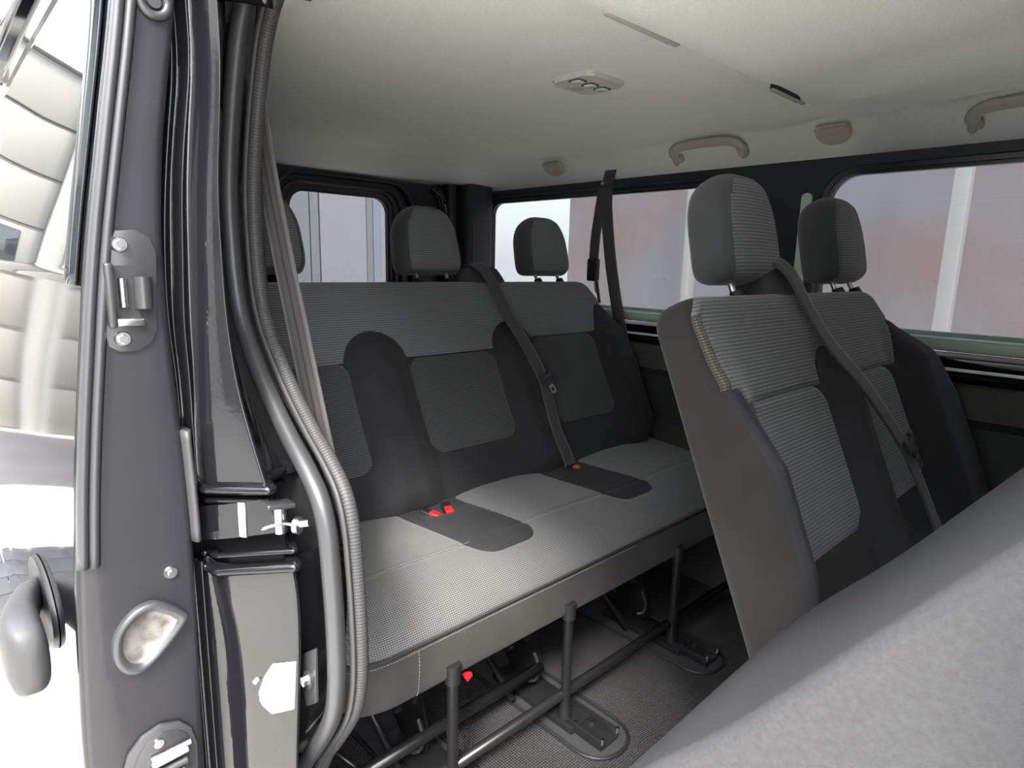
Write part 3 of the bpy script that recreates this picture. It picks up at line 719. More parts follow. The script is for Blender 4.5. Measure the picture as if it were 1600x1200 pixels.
# guide recess: D shaped cup
rec = []
for (x, z) in ((.122, .526), (.125, .548), (.137, .566), (.153, .577), (.172, .578), (.190, .566), (.204, .552), (.207, .544), (.196, .529), (.180, .512), (.163, .497), (.147, .490), (.132, .497), (.124, .512)): rec.append(np.array([x, 0, z]))
rc = catmull(rec + [rec[0]], 4)[:-1]; cc = np.mean(rc, axis=0)
V = []; F = []
lay = [(1.0, F0 + .001), (1.0, F0 - .005), (.96, F0 - .008), (.80, F0 - .008), (.76, F0 - .005), (.72, F0 + .004), (.66, F0 + .015)]
# cup sits in front of the sheet: shallow dish bulging inward is built proud of the face
lay = [(1.0, F0 + .001), (1.0, F0 - .006), (.95, F0 - .010), (.78, F0 - .009), (.72, F0 - .0045), (.55, F0 - .0025), (.2, F0 - .0012)]
for s, y in lay:
    for p in rc: V.append(((p[0] - cc[0]) * s + cc[0], y, (p[2] - cc[2]) * s + cc[2]))
k = len(rc); fm = []
for i in range(len(lay) - 1):
    for j in range(k): F.append((i * k + j, i * k + (j + 1) % k, (i + 1) * k + (j + 1) % k, (i + 1) * k + j)); fm.append(0 if i < 4 else 1)
F.append(tuple((len(lay) - 1) * k + j for j in range(k))); fm.append(1)
M_cup = mat('scuffed_cup', (.16, .15, .145), .35, metal=.4, noise=(60, .5))
mesh('guide_recess', V, F, None, door, True, mats=[M_rub, M_cup], fm=fm)
# latch with its grey surround
lt = prism_obj('latch_plate', [(.108, .300), (.112, .340), (.126, .384), (.143, .402), (.165, .408), (.188, .400), (.201, .384), (.205, .360), (.205, .290)], 'Y', F0 - .006, F0, M_rub, door, .002)
prism_obj('latch_inset', [(.118, .300), (.122, .340), (.136, .378), (.148, .392), (.166, .398), (.184, .392), (.194, .380), (.196, .360), (.196, .290)], 'Y', F0 - .0075, F0 - .005, M_greysteel, lt, .001)
rod('latch_screw', (.160, F0 - .007, .386), (.160, F0 - .012, .386), .006, M_steel, lt)
for (x0, x1, z, r_) in ((.150, .196, .372, .004), (.150, .192, .363, .0045), (.146, .190, .348, .005), (.140, .186, .336, .005)):
    rod('latch_claw', (x0, F0 - .012, z - .004), (x1, F0 - .014, z), r_, M_steel if r_ < .0048 else M_greysteel, lt)
# roller arm reaching into the channel
arm = sweep('roller_arm', [(.205, .90, .652), (.230, .848, .656), (.252, .813, .662), (.276, .781, .670), (.300, .751, .678)], [(-.023, -.003), (.023, -.003), (.023, .003), (-.023, .003)], M_paint, door, up=(0, 0, 1), n=4, smooth=False)
box('arm_collar', (.272, .783, .669), (.013, .008, .049), M_steel, arm, .003, Matrix.Rotation(R(-52), 4, 'Z'))
box('roller_bracket', (.304, .747, .6925), (.038, .028, .007), M_greysteel, arm, .003, Matrix.Rotation(R(10), 4, 'Y'))
rod('roller', (.304, .743, .6906), (.304, .743, .6562), .008, M_steel, arm)
sweep('spring_clip', [(.279, .740, .668), (.291, .733, .672), (.306, .730, .6715), (.317, .726, .666)], [(.0022 * math.cos(a), .0022 * math.sin(a)) for a in np.linspace(0, 2 * math.pi, 9)[:-1]], M_steel, arm, up=(0, 0, 1), n=4)
rod('roller_washer', (.317, .728, .667), (.321, .723, .667), .011, M_steel, arm); rod('roller_bolt', (.316, .730, .667), (.330, .716, .6705), .005, M_steel, arm)
# outside handle
def handle():
    h = thing_h = mesh_h = None
    secs = []
    # hooked grip: sections along Y from its blunt front end backwards
    for (y, xc, zc, hx, hz) in ((.846, .050, .524, .004, .018), (.850, .049, .526, .014, .034), (.860, .047, .529, .020, .044), (.885, .045, .531, .022, .044), (.93, .046, .526, .022, .040), (.99, .050, .512, .020, .034), (1.06, .058, .498, .018, .030), (1.12, .070, .488, .016, .026), (1.16, .082, .484, .010, .018)):
        secs.append([(xc + hx * math.copysign(abs(math.cos(a)) ** .62, math.cos(a)), y, zc + hz * math.copysign(abs(math.sin(a)) ** .62, math.sin(a))) for a in np.linspace(0, 2 * math.pi, 29)[:-1]])
    V = [p for s in secs for p in s]; k = 28; F = []
    for i in range(len(secs) - 1):
        for j in range(k): F.append((i * k + j, i * k + (j + 1) % k, (i + 1) * k + (j + 1) % k, (i + 1) * k + j))
    F.append(tuple(range(k - 1, -1, -1))); F.append(tuple((len(secs) - 1) * k + j for j in range(k)))
    g = mesh('outer_handle', V, F, M_rubr, door, True)
    V = []; F = []
    for (s, d) in ((1, .0), (.96, -.006), (.85, -.003), (.6, .0)):
        for a in np.linspace(0, 2 * math.pi, 33)[:-1]:
            y = 1.08 + .13 * s * math.cos(a); z = .50 + .05 * s * math.sin(a); V.append((smo(xo, z) + d - .001, y, z))
    for i in range(3):
        for j in range(32): F.append((i * 32 + j, i * 32 + (j + 1) % 32, (i + 1) * 32 + (j + 1) % 32, (i + 1) * 32 + j))
    F.append(tuple(3 * 32 + j for j in range(32)))
    mesh('handle_dish', V, F, M_rubd, g, True)
handle()

# ------------------------------------------------------------------ headrests
def headrest(parent, xc, O, al, v0=.655, W=.222, H=.204, T=.043, lean=R(14), name='headrest'):
    """O: seat plane origin; headrest sits above the backrest top"""
    ca, sa = math.cos(al), math.sin(al); t = np.array([0, sa, ca]); nn = np.array([0, -ca, sa])
    v0 = v0 + .006; base = np.array(O, float) + t * v0 + nn * (-.016); base[0] = 0
    rc = .100
    def half(v):
        v = np.asarray(v, float); q = np.clip((v - (H - rc)) / rc, 0, 1); lo = np.clip((.045 - v) / .045, 0, 1)
        return W / 2 - .078 * (1 - np.sqrt(np.clip(1 - q * q, 0, 1))) - .016 * (1 - np.sqrt(np.clip(1 - lo * lo, 0, 1))) - .010 * np.clip((v - .05) / .15, 0, 1)
    f_in = lambda u, v: np.maximum(np.abs(u - xc) - (half(v) - .022), np.maximum(v - (H - .018), .008 - v))
    hd = bpy.data.objects.new(name, None); hd.empty_display_size = .03; hd.location = (xc, base[1], base[2]); link(hd, parent)
    bol = lambda u, v: .010 * np.cos((v / H - .45) * 2.2) - .010 * ((u - xc) / (W / 2)) ** 2
    slab(hd, base, lean, lambda v: xc - half(v), lambda v: xc + half(v), H, T, bol,
         [('front_panel', M_rib, f_in), ('side_gusset', M_guss, None)], M_guss, h=.0055, r=.030, rt=.040, rb=.03, ex=2.3, back_name='back_shell', groove=.002)
    for s in (-1, 1):
        p0 = np.array(O) + t * (v0 - .06) + nn * (-.045); p1 = base + np.array([0, math.sin(lean), math.cos(lean)]) * .04 + np.array([0, -math.cos(lean), math.sin(lean)]) * (-T)
        rod('post', (xc + s * .055, p0[1], p0[2]), (xc + s * .055, p1[1], p1[2]), .0055, M_steel, hd)
        g0 = np.array(O) + t * (v0 - .030) + nn * (-.043); g1 = np.array(O) + t * (v0 - .012) + nn * (-.043)
        rod('post_collar', (xc + s * .055, g0[1], g0[2]), (xc + s * .055, g1[1], g1[2]), .016, M_rubd, hd, r2=.012)
    return hd

# ------------------------------------------------------------------ cushions
def cushion(parent, x0, x1, yb, yf, ztop, zbot, regs, h=.007, RL=.10, bumpf=None, sideR=.05):
    """profile: u = X, v = arc length from the rear over the front edge down the apron"""
    pr = [(yb, ztop + .006), (yb - .10, ztop - .004), (yf + .16, ztop - .012), (yf + .10, ztop - .020), (yf + .055, ztop - .038), (yf + .022, ztop - .062), (yf + .004, ztop - .084), (yf - .006, ztop - .105), (yf - .018, ztop - .140), (yf - .024, zbot + .012), (yf - .012, zbot), (yf + .03, zbot - .002)]
    C = catmull([(0, a, b) for a, b in pr], 10)[:, 1:]
    L = np.concatenate([[0], np.cumsum(np.linalg.norm(np.diff(C, axis=0), axis=1))]); LT = L[-1]
    g = np.gradient(C, axis=0); g /= np.linalg.norm(g, axis=1)[:, None]; N = np.stack([g[:, 1], -g[:, 0]], -1)
    vs = np.linspace(0, LT, int(LT / h) + 1); us = np.concatenate([x0 + sideR * (1 - np.cos(np.linspace(0, math.pi / 2, 9))), np.linspace(x0 + sideR, x1 - sideR, int((x1 - x0 - 2 * sideR) / h))[1:-1], x1 - sideR * (1 - np.cos(np.linspace(0, math.pi / 2, 9)))[::-1]])
    U, V = np.meshgrid(us, vs)
    def pos(u, v, d):
        y = np.interp(v, L, C[:, 0]); z = np.interp(v, L, C[:, 1]); ny = np.interp(v, L, N[:, 0]); nz = np.interp(v, L, N[:, 1])
        sg = -1 if N[5, 1] < 0 else 1
        b = bumpf(u, v) if bumpf is not None else 0
        y = y + sg * ny * (d + b); z = z + sg * nz * (d + b)
        de = np.minimum(u - x0, x1 - u)
        q = np.clip(1 - de / RL, 0, 1); yy = np.clip((yf + .30 - y) / .30, 0, 1)
        y = y + (1 - np.sqrt(np.clip(1 - q ** 2, 0, 1))) * RL * .55 * yy
        q2 = np.clip(1 - de / .022, 0, 1); k = (1 - np.sqrt(np.clip(1 - q2 ** 2, 0, 1)))
        zc = (ztop + zbot) / 2 - .02; z = z + (zc - z) * .22 * k
        y = y + k * .02 * yy
        return np.stack([u, y, z], -1)
    out = regions(U, V, pos, [(n_, m_, f_) for n_, m_, f_ in regs], parent, h, .0025)
    # ends and underside
    Vv = []; F = []
    for xe in (x0, x1):
        b = len(Vv); P = pos(np.full(len(vs), xe), vs, np.zeros(len(vs))); Vv += [tuple(p) for p in P]; Vv.append((xe, yb, zbot)); n_ = len(vs) + 1
        F.append(tuple(b + i for i in range(n_)) if xe == x0 else tuple(b + i for i in range(n_ - 1, -1, -1)))
    P0 = pos(np.array([x0, x1]), np.array([LT, LT]), np.zeros(2)); b = len(Vv); Vv += [tuple(P0[0]), tuple(P0[1]), (x1, yb, zbot), (x0, yb, zbot)]; F.append((b, b + 3, b + 2, b + 1))
    mesh('underside', Vv, F, M_lining, parent, False)
    def path(v, n=60, off=.002, a=x0 + .004, c=x1 - .004):
        uu = np.linspace(a, c, n); return pos(uu, np.full(n, v), np.full(n, off))
    return LT, path, (lambda u, v: pos(np.array(u, float), np.array(v, float), np.full(len(u), .0012)))

# arc positions for the rear cushion, found from the profile
def bench_under(parent, legs, yl, ztop, zf=-.075):
    for i, x in enumerate(legs):
        lg = rod('leg', (x, yl, zf + .02), (x, yl, ztop), .0115, M_blkst, parent)
        rod('leg_socket', (x, yl, ztop - .02), (x, yl, ztop + .02), .016, M_rubd, lg)
        rod('leg_flare', (x, yl, zf + .01), (x, yl, zf + .05), .018, M_blkst, lg, r2=.0115)
def foot(parent, x, yl, z=-.088):
    bm = bmesh.new()
    bx(bm, (x + .012, yl - .045, z + .010), (.062, .15, .006), .002)
    bx(bm, (x - .018, yl - .045, z + .020), (.006, .15, .024), .002); bx(bm, (x + .042, yl - .045, z + .020), (.006, .15, .024), .002)
    bx(bm, (x + .012, yl + .10, z + .012), (.085, .28, .018), .004)
    f = frombm('foot', bm, M_blkst, parent, angle=35)
    for (dx, dy) in ((-.012, .02), (.03, .01), (-.005, -.03), (.025, -.055)):
        rod('foot_bolt', (x + dx, yl + dy, z + .012), (x + dx, yl + dy, z + .022), .006, M_steel, f, seg=6)
    for dx in (-.016, .040): rod('foot_hook', (x + dx, yl - .118, z + .022), (x + dx + .003, yl - .118, z + .034), .005, M_steel, f)
    return f

# ------------------------------------------------------------------ rear bench
rb = thing('rear_bench', (1.17, 1.1, -.09), 'rear three seat bench in dark ribbed fabric with two red buckles on its cushion', 'bench seat')
AL = R(25); OR_ = (0, 1.22, .38); VT = .632
Lr = lambda v: np.full_like(np.asarray(v, float), .455) + .06 * (1 - np.sqrt(np.clip(1 - np.clip((np.asarray(v, float) - (VT - .06)) / .06, 0, 1) ** 2, 0, 1)))
def Rr(v):
    v = np.asarray(v, float)
    base = np.interp(v, [0, .06, .13, .29, .42, .50, .56, .60, VT], [1.835, 1.85, 1.862, 1.880, 1.858, 1.838, 1.812, 1.785, 1.742]); return base
p1 = lambda u, v: sd_rr(u, v, .52, .755, .126, .41, .035)
p2 = lambda u, v: sd_rr(u, v, .937, 1.242, .137, .404, .04)
p3 = lambda u, v: sd_rr(u, v, 1.415, 1.715, .143, .432, .04)
def arch(x0, x1, vt):
    xc = (x0 + x1) / 2; r = (x1 - x0) / 2
    return lambda u, v: np.where(v > vt - r, np.hypot(u - xc, v - (vt - r)) - r, np.abs(u - xc) - r)
a12 = arch(.748, .935, .487); a23 = arch(1.244, 1.415, .491)
bR = lambda u, v: np.maximum(-(u - 1.722 - .05 * np.clip((v - .40) / .13, 0, 1) ** 2), v - .535)
bL = lambda u, v: np.maximum(u - .515, v - .50)
low = lambda u, v: v - .13
plain = lambda u, v: np.minimum.reduce([a12(u, v), a23(u, v), bR(u, v), bL(u, v), low(u, v), v - .409 - .027 * ssd((u - 1.31) / .04)])
def bol_r(u, v):
    fade = ssd((.50 - v) / .12) * ssd((v + .02) / .08)
    b = .030 * ssd(-a12(u, v) / .08 + .15) * fade + .030 * ssd(-a23(u, v) / .08 + .15) * fade
    b += .045 * ssd((u - 1.70) / .08) * ssd((.54 - v) / .14) * ssd(v / .1 + .2) + .03 * ssd((.54 - u) / .06) * ssd((.5 - v) / .12)
    b += .012 * np.exp(-((v - .10) / .09) ** 2)
    for a, c in ((.52, .755), (.935, 1.248), (1.415, 1.715)):
        b = b - .006 * np.exp(-((u - (a + c) / 2) / ((c - a) * .45)) ** 4) * ssd((.5 - v) / .1)
    return b
slab(rb, OR_, AL, Lr, Rr, VT, .046, bol_r,
     [('centre_panel', M_waf, p1), ('centre_panel', M_waf, p2), ('centre_panel', M_waf, p3), ('bolster', M_plain, plain), ('upper_panel', M_rib, None)],
     M_side, h=.0048, r=.028, rt=.026, rb=.02)
for xc in (.622, 1.125, 1.622): headrest(rb, xc, OR_, AL)
# belt outlet hump on the backrest top
def hump(parent, x, O, al, vt, m=M_lining, wdt=.20, hgt=.062):
    ca, sa = math.cos(al), math.sin(al); t = np.array([0, sa, ca]); nn = np.array([0, -ca, sa])
    V = []; F = []; k = 24
    prof = [(-.02, 1.0), (.0, 1.0), (.35, .93), (.7, .85), (.9, .78), (.98, .70), (1.0, .60)]
    for (hz, s) in prof:
        for j in range(k):
            a = 2 * math.pi * j / k; cx = math.copysign(abs(math.cos(a)) ** .6, math.cos(a)) * wdt / 2 * s; cy = math.copysign(abs(math.sin(a)) ** .6, math.sin(a)) * .046 * (s * .6 + .4)
            p = np.array(O) + t * (vt - .015 + hz * hgt) + nn * (-.05 + cy); V.append((x + cx, p[1], p[2]))
    for i in range(len(prof) - 1):
        for j in range(k): F.append((i * k + j, i * k + (j + 1) % k, (i + 1) * k + (j + 1) % k, (i + 1) * k + j))
    F.append(tuple((len(prof) - 1) * k + j for j in range(k)))
    return mesh('belt_outlet', V, F, m, parent, True)
hump(rb, 1.300, OR_, AL, VT)
# cushion
YB, YF, ZT, ZB = 1.28, .885, .396, .200
def tray(xc, w): 
    return lambda u, v: np.maximum(np.abs(u - xc - .25 * np.maximum(v - .10, 0)) - (w - .12 * np.maximum(v - .05, 0)) - 0, v - .315 + 6 * np.maximum(np.abs(u - xc - .04) - .06, 0) ** 2 * 5)
def tray2(x0, x1, v1, r=.05, sk=.22):
    return lambda u, v: sd_rr(u - sk * v, v, x0, x1, -.2, v1, r) 
ta = tray2(.772, .955, .322); tb = tray2(1.265, 1.445, .322)
tr_ = lambda u, v: np.minimum(ta(u, v), tb(u, v))
SEAM = .245
# arc length of the piping
_pr = None
Lp = .438
front_s = lambda u, v: -(v - Lp)
band = lambda u, v: -(v - .265)
def cb(u, v):
    b = .006 * np.exp(-((u - 1.66) / .14) ** 4) * ssd((.40 - v) / .2) + .006 * np.exp(-((u - 1.12) / .12) ** 4) * ssd((.40 - v) / .2) + .005 * np.exp(-((u - .63) / .10) ** 4) * ssd((.40 - v) / .2)
    b = b + .004 * ssd(-ta(u, v) / .03)
    b = b - .016 * np.exp(-(((u - .895) / .055) ** 2 + ((v - .090) / .028) ** 2)) 
    return b
LT, cpath, LC = cushion(rb, .462, 1.885, YB, YF, ZT, ZB,
    [('cushion_apron', M_apron, front_s), ('buckle_tray', M_plain, ta), ('buckle_tray', M_plain, tb), ('cushion_front_band', M_waf2, band), ('cushion_top', M_waf2, None)], bumpf=cb, h=.0045)
pp = cpath(Lp - .002, 90, .0015)
sweep('piping', pp, [(.0032 * math.cos(a), .0032 * math.sin(a)) for a in np.linspace(0, 2 * math.pi, 9)[:-1]], M_pipe, rb, up=(0, 0, 1))
def stitches(parent, P, every=2, r=.0009, m=M_stitch, name='stitching'):
    bm = bmesh.new()
    d = np.linalg.norm(np.diff(P, axis=0), axis=1); L = np.concatenate([[0], np.cumsum(d)]); s = 0
    while s < L[-1] - .006:
        a = [np.interp(s, L, P[:, i]) for i in range(3)]; b = [np.interp(s + .0042, L, P[:, i]) for i in range(3)]
        cyl(bm, a, b, r, seg=5); s += .0062
    o = frombm(name, bm, m, parent, smooth=True); return o
stitches(rb, cpath(Lp + .007, 140, .0003, .468, 1.3))
stitches(rb, cpath(.265, 60, -.0008, .468, .845), m=M_stitch)
stitches(rb, LC(np.linspace(.608, .592, 12), np.linspace(Lp + .006, Lp + .095, 12)), name='corner_stitching')
# buckles
def buckle(parent, x, y, z, tilt, m=M_red, yaw=0):
    g = bpy.data.objects.new('buckle', None); g.empty_display_size = .02; g.location = (x, y, z); link(g, parent)
    rot = Matrix.Rotation(R(yaw), 4, 'Z') @ Matrix.Rotation(R(tilt), 4, 'X')
    o = box('buckle_body', (x, y, z), (.024, .050, .018), M_rubd, g, .005, rot)
    c = rot @ Vector((0, -.014, .0085)); o = box('release_button', (x + c.x, y + c.y, z + c.z), (.021, .026, .008), m, g, .003, rot)
    tag(o, 'red release button'); return g
buckle(rb, .860, 1.190, .386, 14, yaw=28); buckle(rb, .912, 1.185, .388, 12, yaw=-22)
box('release_button', (1.392, 1.172, .402), (.016, .020, .010), M_orange, rb, .003)
b_ = prism_obj('release_tab', [(.716, .180), (.728, .160), (.741, .168), (.738, .178), (.722, .184)], 'Y', .876, .882, M_red, rb, .0005); tag(b_, 'red pull tab')
# frame under the cushion
bench_under(rb, (.678, 1.020, 1.480), .862, .212)
for x in (.678, 1.020, 1.480): foot(rb, x + .01, .862)
tube('cross_tube', [(.40, .870, -.010), (1.86, .870, -.010)], .0125, M_blkst, rb)
tube('cross_tube', [(.40, .965, .002), (1.040, .965, .002)], .0135, M_blkst, rb)
tube('cross_tube', [(.46, 1.20, .150), (1.86, 1.20, .150)], .012, M_blkst, rb)
for x in (.70, 1.055, 1.52):
    pz = prism_obj('side_plate', [(1.00, .205), (1.20, .205), (1.20, .06), (1.08, -.075), (.985, -.075), (.975, -.01), (1.0, .06)], 'X', x, x + .004, M_blkst, rb, .001)
    rod('plate_bolt', (x, 1.03, .045), (x - .008, 1.03, .045), .009, M_steel, pz, seg=6)
    rod('plate_bolt', (x, 1.10, -.02), (x - .008, 1.10, -.02), .008, M_steel, pz, seg=6)
    tube('lever_hook', [(x - .02, .985, .035), (x - .018, .975, .015), (x - .02, .968, -.01), (x - .028, .972, -.03), (x - .040, .985, -.035)], .006, M_greysteel, pz, n=5)
for x in (.60, .93, 1.40):
    tube('brace', [(x, 1.22, .17), (x + .03, .98, -.06)], .008, M_blkst, rb)
rod('cable_eye', (.560, .935, -.03), (.575, .93, -.03), .012, M_steel, rb)
tube('brace', [(.47, 1.10, .06), (.565, .935, -.03)], .006, M_blkst, rb)

# ------------------------------------------------------------------ middle bench
mb = thing('middle_bench', (1.35, .2, -.09), 'middle two seat bench in ribbed fabric with its plain side panel facing us', 'bench seat')
AM = R(23); OM = (0, .26, .38); VM = .634; XL = .840
Lm = lambda v: XL + .055 * (1 - np.sqrt(np.clip(1 - np.clip((np.asarray(v, float) - (VM - .045)) / .045, 0, 1) ** 2, 0, 1)))
Rm = lambda v: np.interp(np.asarray(v, float), [0, .1, .21, .34, .46, .52, .57, .61, VM], [1.86, 1.865, 1.872, 1.868, 1.80, 1.745, 1.70, 1.665, 1.615])
m1 = lambda u, v: sd_rr(u, v, .932, 1.215, .178, .445 + .006, .04); m2 = lambda u, v: sd_rr(u, v, 1.335, 1.615, .178, .450, .04)
am = arch(1.212, 1.335, .520); 
mR = lambda u, v: np.maximum(-(u - 1.625 - .05 * np.clip((v - .42) / .12, 0, 1) ** 2), v - .555)
mL = lambda u, v: np.maximum(u - (.925 - .045 * np.clip((v - .36) / .12, 0, 1)), v - .478)
mlow = lambda u, v: v - .165
mplain = lambda u, v: np.minimum.reduce([am(u, v), mR(u, v), mL(u, v), mlow(u, v), v - .449])
mside = lambda u, v: (u - Lm(v)) - .0085
mpatch = lambda u, v: np.maximum(np.maximum(u - Lm(v) - .0255, Lm(v) + .0085 - u), np.maximum(.478 - v, v - .600))
def bol_m(u, v):
    b = .062 * ssd((.955 - u) / .10) * np.interp(v, [0, .1, .2, .35, .45, .52, .58], [.02, .55, .95, 1, .45, .12, 0])
    b += .040 * ssd(-am(u, v) / .06 + .15) * ssd((.54 - v) / .12) * ssd(v / .1)
    b += .055 * ssd((u - 1.60) / .10) * ssd((.57 - v) / .14) * ssd(v / .1 + .2)
    for a, c in ((.932, 1.21), (1.335, 1.615)): b = b - .006 * np.exp(-((u - (a + c) / 2) / ((c - a) * .45)) ** 4) * ssd((.5 - v) / .1)
    return b
slab(mb, OM, AM, Lm, Rm, VM, .040, bol_m,
     [('mesh_patch', M_mesh, mpatch), ('side_panel', M_side, mside), ('centre_panel', M_rib, m1), ('centre_panel', M_rib, m2), ('bolster', M_plain, mplain), ('upper_panel', M_rib, None)],
     M_side, h=.0048, r=.030, rt=.028, rb=.02, ex=3.2, back_name='side_and_back')
for xc in (1.135, 1.622): headrest(mb, xc, OM, AM)
hump(mb, 1.215, OM, AM, VM, wdt=.15, hgt=.070)
cushion(mb, .845, 1.865, .315, -.10, .392, .212, [('cushion_apron', M_apron, front_s), ('cushion_front_band', M_waf2, band), ('cushion_top', M_waf2, None)], h=.012)
bench_under(mb, (.95, 1.35, 1.75), -.06, .212)
for x in (.95, 1.35, 1.75): foot(mb, x, -.06)
tube('cross_tube', [(.85, -.04, -.01), (1.86, -.04, -.01)], .0125, M_blkst, mb)
tube('cross_tube', [(.86, .30, .16), (1.86, .30, .16)], .0125, M_blkst, mb)
for x in (.95, 1.35, 1.75): tube('brace', [(x, .30, .16), (x, .12, -.07)], .010, M_blkst, mb)
# inertia lever at the side

# ------------------------------------------------------------------ folded seat in the foreground
fs = thing('folded_seat', (.61, .2, -.09), 'grey felt backed seat tipped forward, filling the bottom right corner', 'seat')
def folded():
    prof = [(.452, .120), (.449, .195), (.345, .448), (.264, .560), (.146, .716), (.085, .803), (.035, .868), (-.02, .945), (-.08, 1.02)]
    prof = [(.470, .10), (.447, .20), (.395, .335), (.340, .450), (.264, .565), (.180, .668), (.100, .778), (.030, .874), (-.04, .965)]
    C = catmull([(0, a, b) for a, b in prof], 8)[:, 1:]
    T = np.gradient(C, axis=0); T /= np.linalg.norm(T, axis=1)[:, None]; N = np.stack([T[:, 1], -T[:, 0]], -1)
    if N[20, 0] < 0: N = -N          # towards the rear / up
    x0, x1, th = .398, .822, .150
    # cross section loop in (x, depth)
    loop = []; 
    rs = rrect(x0, x1, -th, 0, (.026, .012, .02, .03), 8)
    BJ = [j for j in range(len(rs)) if rs[j][1] > -.0105 and rs[(j + 1) % len(rs)][1] > -.0105]
    V = []; F = []
    L = np.concatenate([[0], np.cumsum(np.linalg.norm(np.diff(C, axis=0), axis=1))]); LT = L[-1]
    for i in range(len(C)):
        s = min(L[i], LT - L[i]) / .035; sh = 1 - (1 - min(1, s)) ** 2.4 if s < 1 else 1; sh = max(sh, .0) ** .45
        for (x, d) in rs:
            xx = (x - .61) * (.90 + .10 * sh) + .61; dd = (d + th / 2) * (.35 + .65 * sh) - th / 2
            # soft crown on the rear face
            dd += (.004 - .004 * max(0, (.60 - x) / .2) ** 1.5) * max(0, 1 + d / .05)
            V.append((xx, C[i, 0] + N[i, 0] * dd, C[i, 1] + N[i, 1] * dd))
    k = len(rs)
    for i in range(len(C) - 1):
        for j in range(k): F.append((i * k + j, i * k + (j + 1) % k, (i + 1) * k + (j + 1) % k, (i + 1) * k + j))
    F.append(tuple(range(k))); F.append(tuple((len(C) - 1) * k + j for j in range(k - 1, -1, -1)))
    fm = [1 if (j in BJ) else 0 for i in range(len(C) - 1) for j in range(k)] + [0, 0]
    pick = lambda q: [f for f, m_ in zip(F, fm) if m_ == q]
    for nm, q, mt in (('backrest', 0, M_felt), ('shaded_rear_panel', 1, M_felt_shade)):
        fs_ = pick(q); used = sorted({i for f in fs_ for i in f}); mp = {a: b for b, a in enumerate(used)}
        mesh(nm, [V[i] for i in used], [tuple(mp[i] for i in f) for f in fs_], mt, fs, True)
folded()
box('cushion', (.61, -.03, .33), (.40, .40, .13), M_plain, fs, .04, Matrix.Rotation(R(-30), 4, 'X'))
for x in (.47, .75):
    tube('leg', [(x, .12, .22), (x, -.02, -.07)], .011, M_blkst, fs)
    tube('leg', [(x, .36, .20), (x, .20, -.07)], .011, M_blkst, fs)
tube('cross_tube', [(.43, .36, .20), (.79, .36, .20)], .012, M_blkst, fs)

# ------------------------------------------------------------------ seat belts
def ribbon(name, path, nrm, m, parent, wd=.046, th=.0016, n=8, mats=None):
    N = np.array(nrm, float)
    P = catmull(path, n)
    if N.ndim == 2: Ns = np.stack([np.interp(np.linspace(0, 1, len(P)), np.linspace(0, 1, len(N)), N[:, i]) for i in range(3)], -1)
    else: Ns = np.repeat(N[None], len(P), 0)
    T = np.gradient(P, axis=0); T /= np.linalg.norm(T, axis=1)[:, None]
    ups = np.cross(Ns, T); ups /= np.linalg.norm(ups, axis=1)[:, None]
    q = wd / 2; ks = [-1, -.62, -.55, -.1, 0, .1, .55, .62, 1]
    prof = [(q * s, th) for s in ks] + [(q * s, -th) for s in ks[::-1]]
    pf = None
    if mats: pf = [0, 1, 0, 1, 1, 0, 1, 0, 0] + [0, 1, 0, 1, 1, 0, 1, 0, 0]
    return sweep(name, P, prof, m, parent, up=ups, mats=mats, pf=pf)
def tongue(parent, p, d, nrm, s=1.0, body=M_trim):
    p = Vector(p); d = Vector(d).normalized(); n_ = Vector(nrm).normalized(); a = d.cross(n_).normalized(); n_ = a.cross(d)
    rot = Matrix((a, d, n_)).transposed().to_4x4()
    tg = bpy.data.objects.new('tongue', None); tg.empty_display_size = .02; tg.location = p; link(tg, parent)
    bm = bmesh.new(); bx(bm, (0, 0, 0), (.062 * s, .020 * s, .010 * s), .004)
    bx(bm, (.022 * s, -.012 * s, 0), (.018 * s, .018 * s, .009 * s), .003); bx(bm, (-.022 * s, -.010 * s, 0), (.018 * s, .014 * s, .009 * s), .003)
    bx(bm, (0, .016 * s, 0), (.030 * s, .018 * s, .009 * s), .003)
    bmesh.ops.transform(bm, matrix=Matrix.Translation(p) @ rot, verts=bm.verts); frombm('grip', bm, body, tg, angle=35)
    pts = [(-.011, .02), (-.011, .050), (-.006, .056), (.006, .056), (.011, .050), (.011, .02)]
    bm = bmesh.new(); prism(bm, [(x * s, y * s) for x, y in pts], 'Z', -.0012, .0012)
    bmesh.ops.transform(bm, matrix=Matrix.Translation(p) @ rot, verts=bm.verts); bl = frombm('blade', bm, M_steel, tg)
    bm = bmesh.new(); bx(bm, (0, .041 * s, 0), (.010 * s, .012 * s, .0034), 0)
    bmesh.ops.transform(bm, matrix=Matrix.Translation(p) @ rot, verts=bm.verts); frombm('blade_slot', bm, M_rubd, bl)
def off(O, al, x, v, w_):
    ca, sa = math.cos(al), math.sin(al); return (x, O[1] + sa * v - ca * w_, O[2] + ca * v + sa * w_)
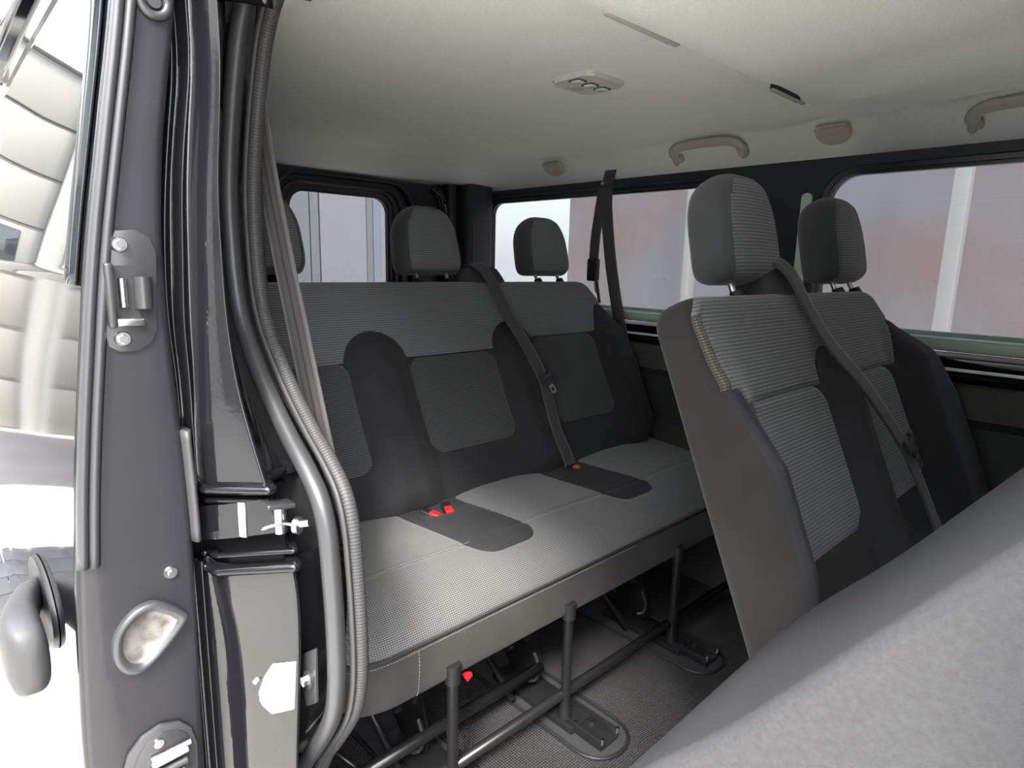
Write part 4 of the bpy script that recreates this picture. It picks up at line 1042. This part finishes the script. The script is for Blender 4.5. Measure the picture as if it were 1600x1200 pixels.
# belt over the rear bench
t = thing('seat_belt', (1.29, 1.45, .95), 'dark seat belt with a metal tongue hanging over the rear bench backrest', 'seat belt')
Ps = [off(OR_, AL, 1.262, .640, -.075), off(OR_, AL, 1.266, .684, -.05), off(OR_, AL, 1.275, .690, -.02), off(OR_, AL, 1.290, .655, .006), off(OR_, AL, 1.308, .58, .014), off(OR_, AL, 1.325, .50, .016), off(OR_, AL, 1.345, .42, .028), off(OR_, AL, 1.368, .34, .032), off(OR_, AL, 1.380, .285, .032)]
nf = (0, -math.cos(AL), math.sin(AL))
ribbon('webbing', Ps, [(0, math.cos(AL), math.sin(AL)), (0, 0.2, 1), nf, nf, nf, nf, nf], M_belt, t)
ribbon('lower_webbing', [off(OR_, AL, 1.380, .285, .034), off(OR_, AL, 1.372, .20, .036), off(OR_, AL, 1.366, .12, .040), off(OR_, AL, 1.372, .05, .046), off(OR_, AL, 1.375, .01, .045)], nf, M_belt, t, wd=.044)
tongue(t, off(OR_, AL, 1.384, .285, .042), (.35, -.40, -.85), nf, .95)
# belt over the middle bench
t = thing('seat_belt', (1.17, .48, .97), 'dark seat belt with a metal tongue crossing the middle bench backrest', 'seat belt')
Ps = [off(OM, AM, 1.180, .64, -.075), off(OM, AM, 1.184, .700, -.050), off(OM, AM, 1.190, .706, -.018), off(OM, AM, 1.203, .668, .008), off(OM, AM, 1.222, .60, .014), off(OM, AM, 1.250, .52, .022), off(OM, AM, 1.300, .43, .040), off(OM, AM, 1.345, .35, .048), off(OM, AM, 1.372, .30, .050)]
nf = (0, -math.cos(AM), math.sin(AM))
ribbon('webbing', Ps, [(0, math.cos(AM), math.sin(AM)), (0, 0.2, 1), nf, nf, nf, nf, nf], M_belt, t)
ribbon('lower_webbing', [off(OM, AM, 1.375, .295, .050), off(OM, AM, 1.395, .22, .052), off(OM, AM, 1.415, .14, .050), off(OM, AM, 1.43, .06, .05)], nf, M_belt, t, wd=.044)
tongue(t, off(OM, AM, 1.378, .292, .062), (.38, -.40, -.85), nf, .95, M_headp if False else M_trim)
# belt hanging at the far wall between the windows
t = thing('seat_belt', (1.86, 1.48, 1.28), 'dark seat belt looped from the rail over the rear side window', 'seat belt')
ribbon('webbing', [(1.90, 1.50, 1.345), (1.885, 1.497, 1.31), (1.875, 1.492, 1.285), (1.868, 1.485, 1.20), (1.866, 1.45, 1.00), (1.868, 1.40, .80), (1.872, 1.36, .66), (1.88, 1.33, .55)], (-1, -.15, 0), M_belt, t)
ribbon('return_webbing', [(1.880, 1.515, 1.285), (1.882, 1.53, 1.20), (1.884, 1.545, 1.10), (1.886, 1.55, 1.0)], (-1, -.15, 0), M_belt, t, wd=.040)
box('guide_loop', (1.878, 1.498, 1.285), (.016, .066, .014), M_trim, t, .004)
rod('guide_bolt', (1.866, 1.51, 1.297), (1.878, 1.51, 1.297), .006, M_steel, t)
box('stowed_buckle', (1.880, 1.545, .985), (.024, .050, .085), M_rubd, t, .008)
rod('stalk', (1.884, 1.53, .945), (1.890, 1.515, .86), .006, M_greysteel, t)
rod('stalk', (1.884, 1.54, .945), (1.890, 1.535, .90), .004, M_steel, t)
# belt beside the near pillar
t = thing('seat_belt', (.44, 1.03, 1.31), 'pale seat belt running down beside the door seal', 'seat belt')
Pn = [(.425, 1.08, 1.37), (.425, 1.060, 1.30), (.430, 1.045, 1.17), (.441, 1.020, 1.02), (.455, .99, .86), (.466, .96, .72), (.475, .94, .60), (.48, .95, .45)]
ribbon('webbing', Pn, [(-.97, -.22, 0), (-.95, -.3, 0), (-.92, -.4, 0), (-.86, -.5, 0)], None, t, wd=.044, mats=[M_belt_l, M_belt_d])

# upper door runner hanging from the header above the seal
t = tube('upper_runner', [(.285, .865, 1.315), (.320, .835, 1.312), (.352, .805, 1.306)], .010, M_paint, door, n=4)
rod('runner_wheel', (.366, .775, 1.312), (.384, .770, 1.312), .008, M_blkst, door)
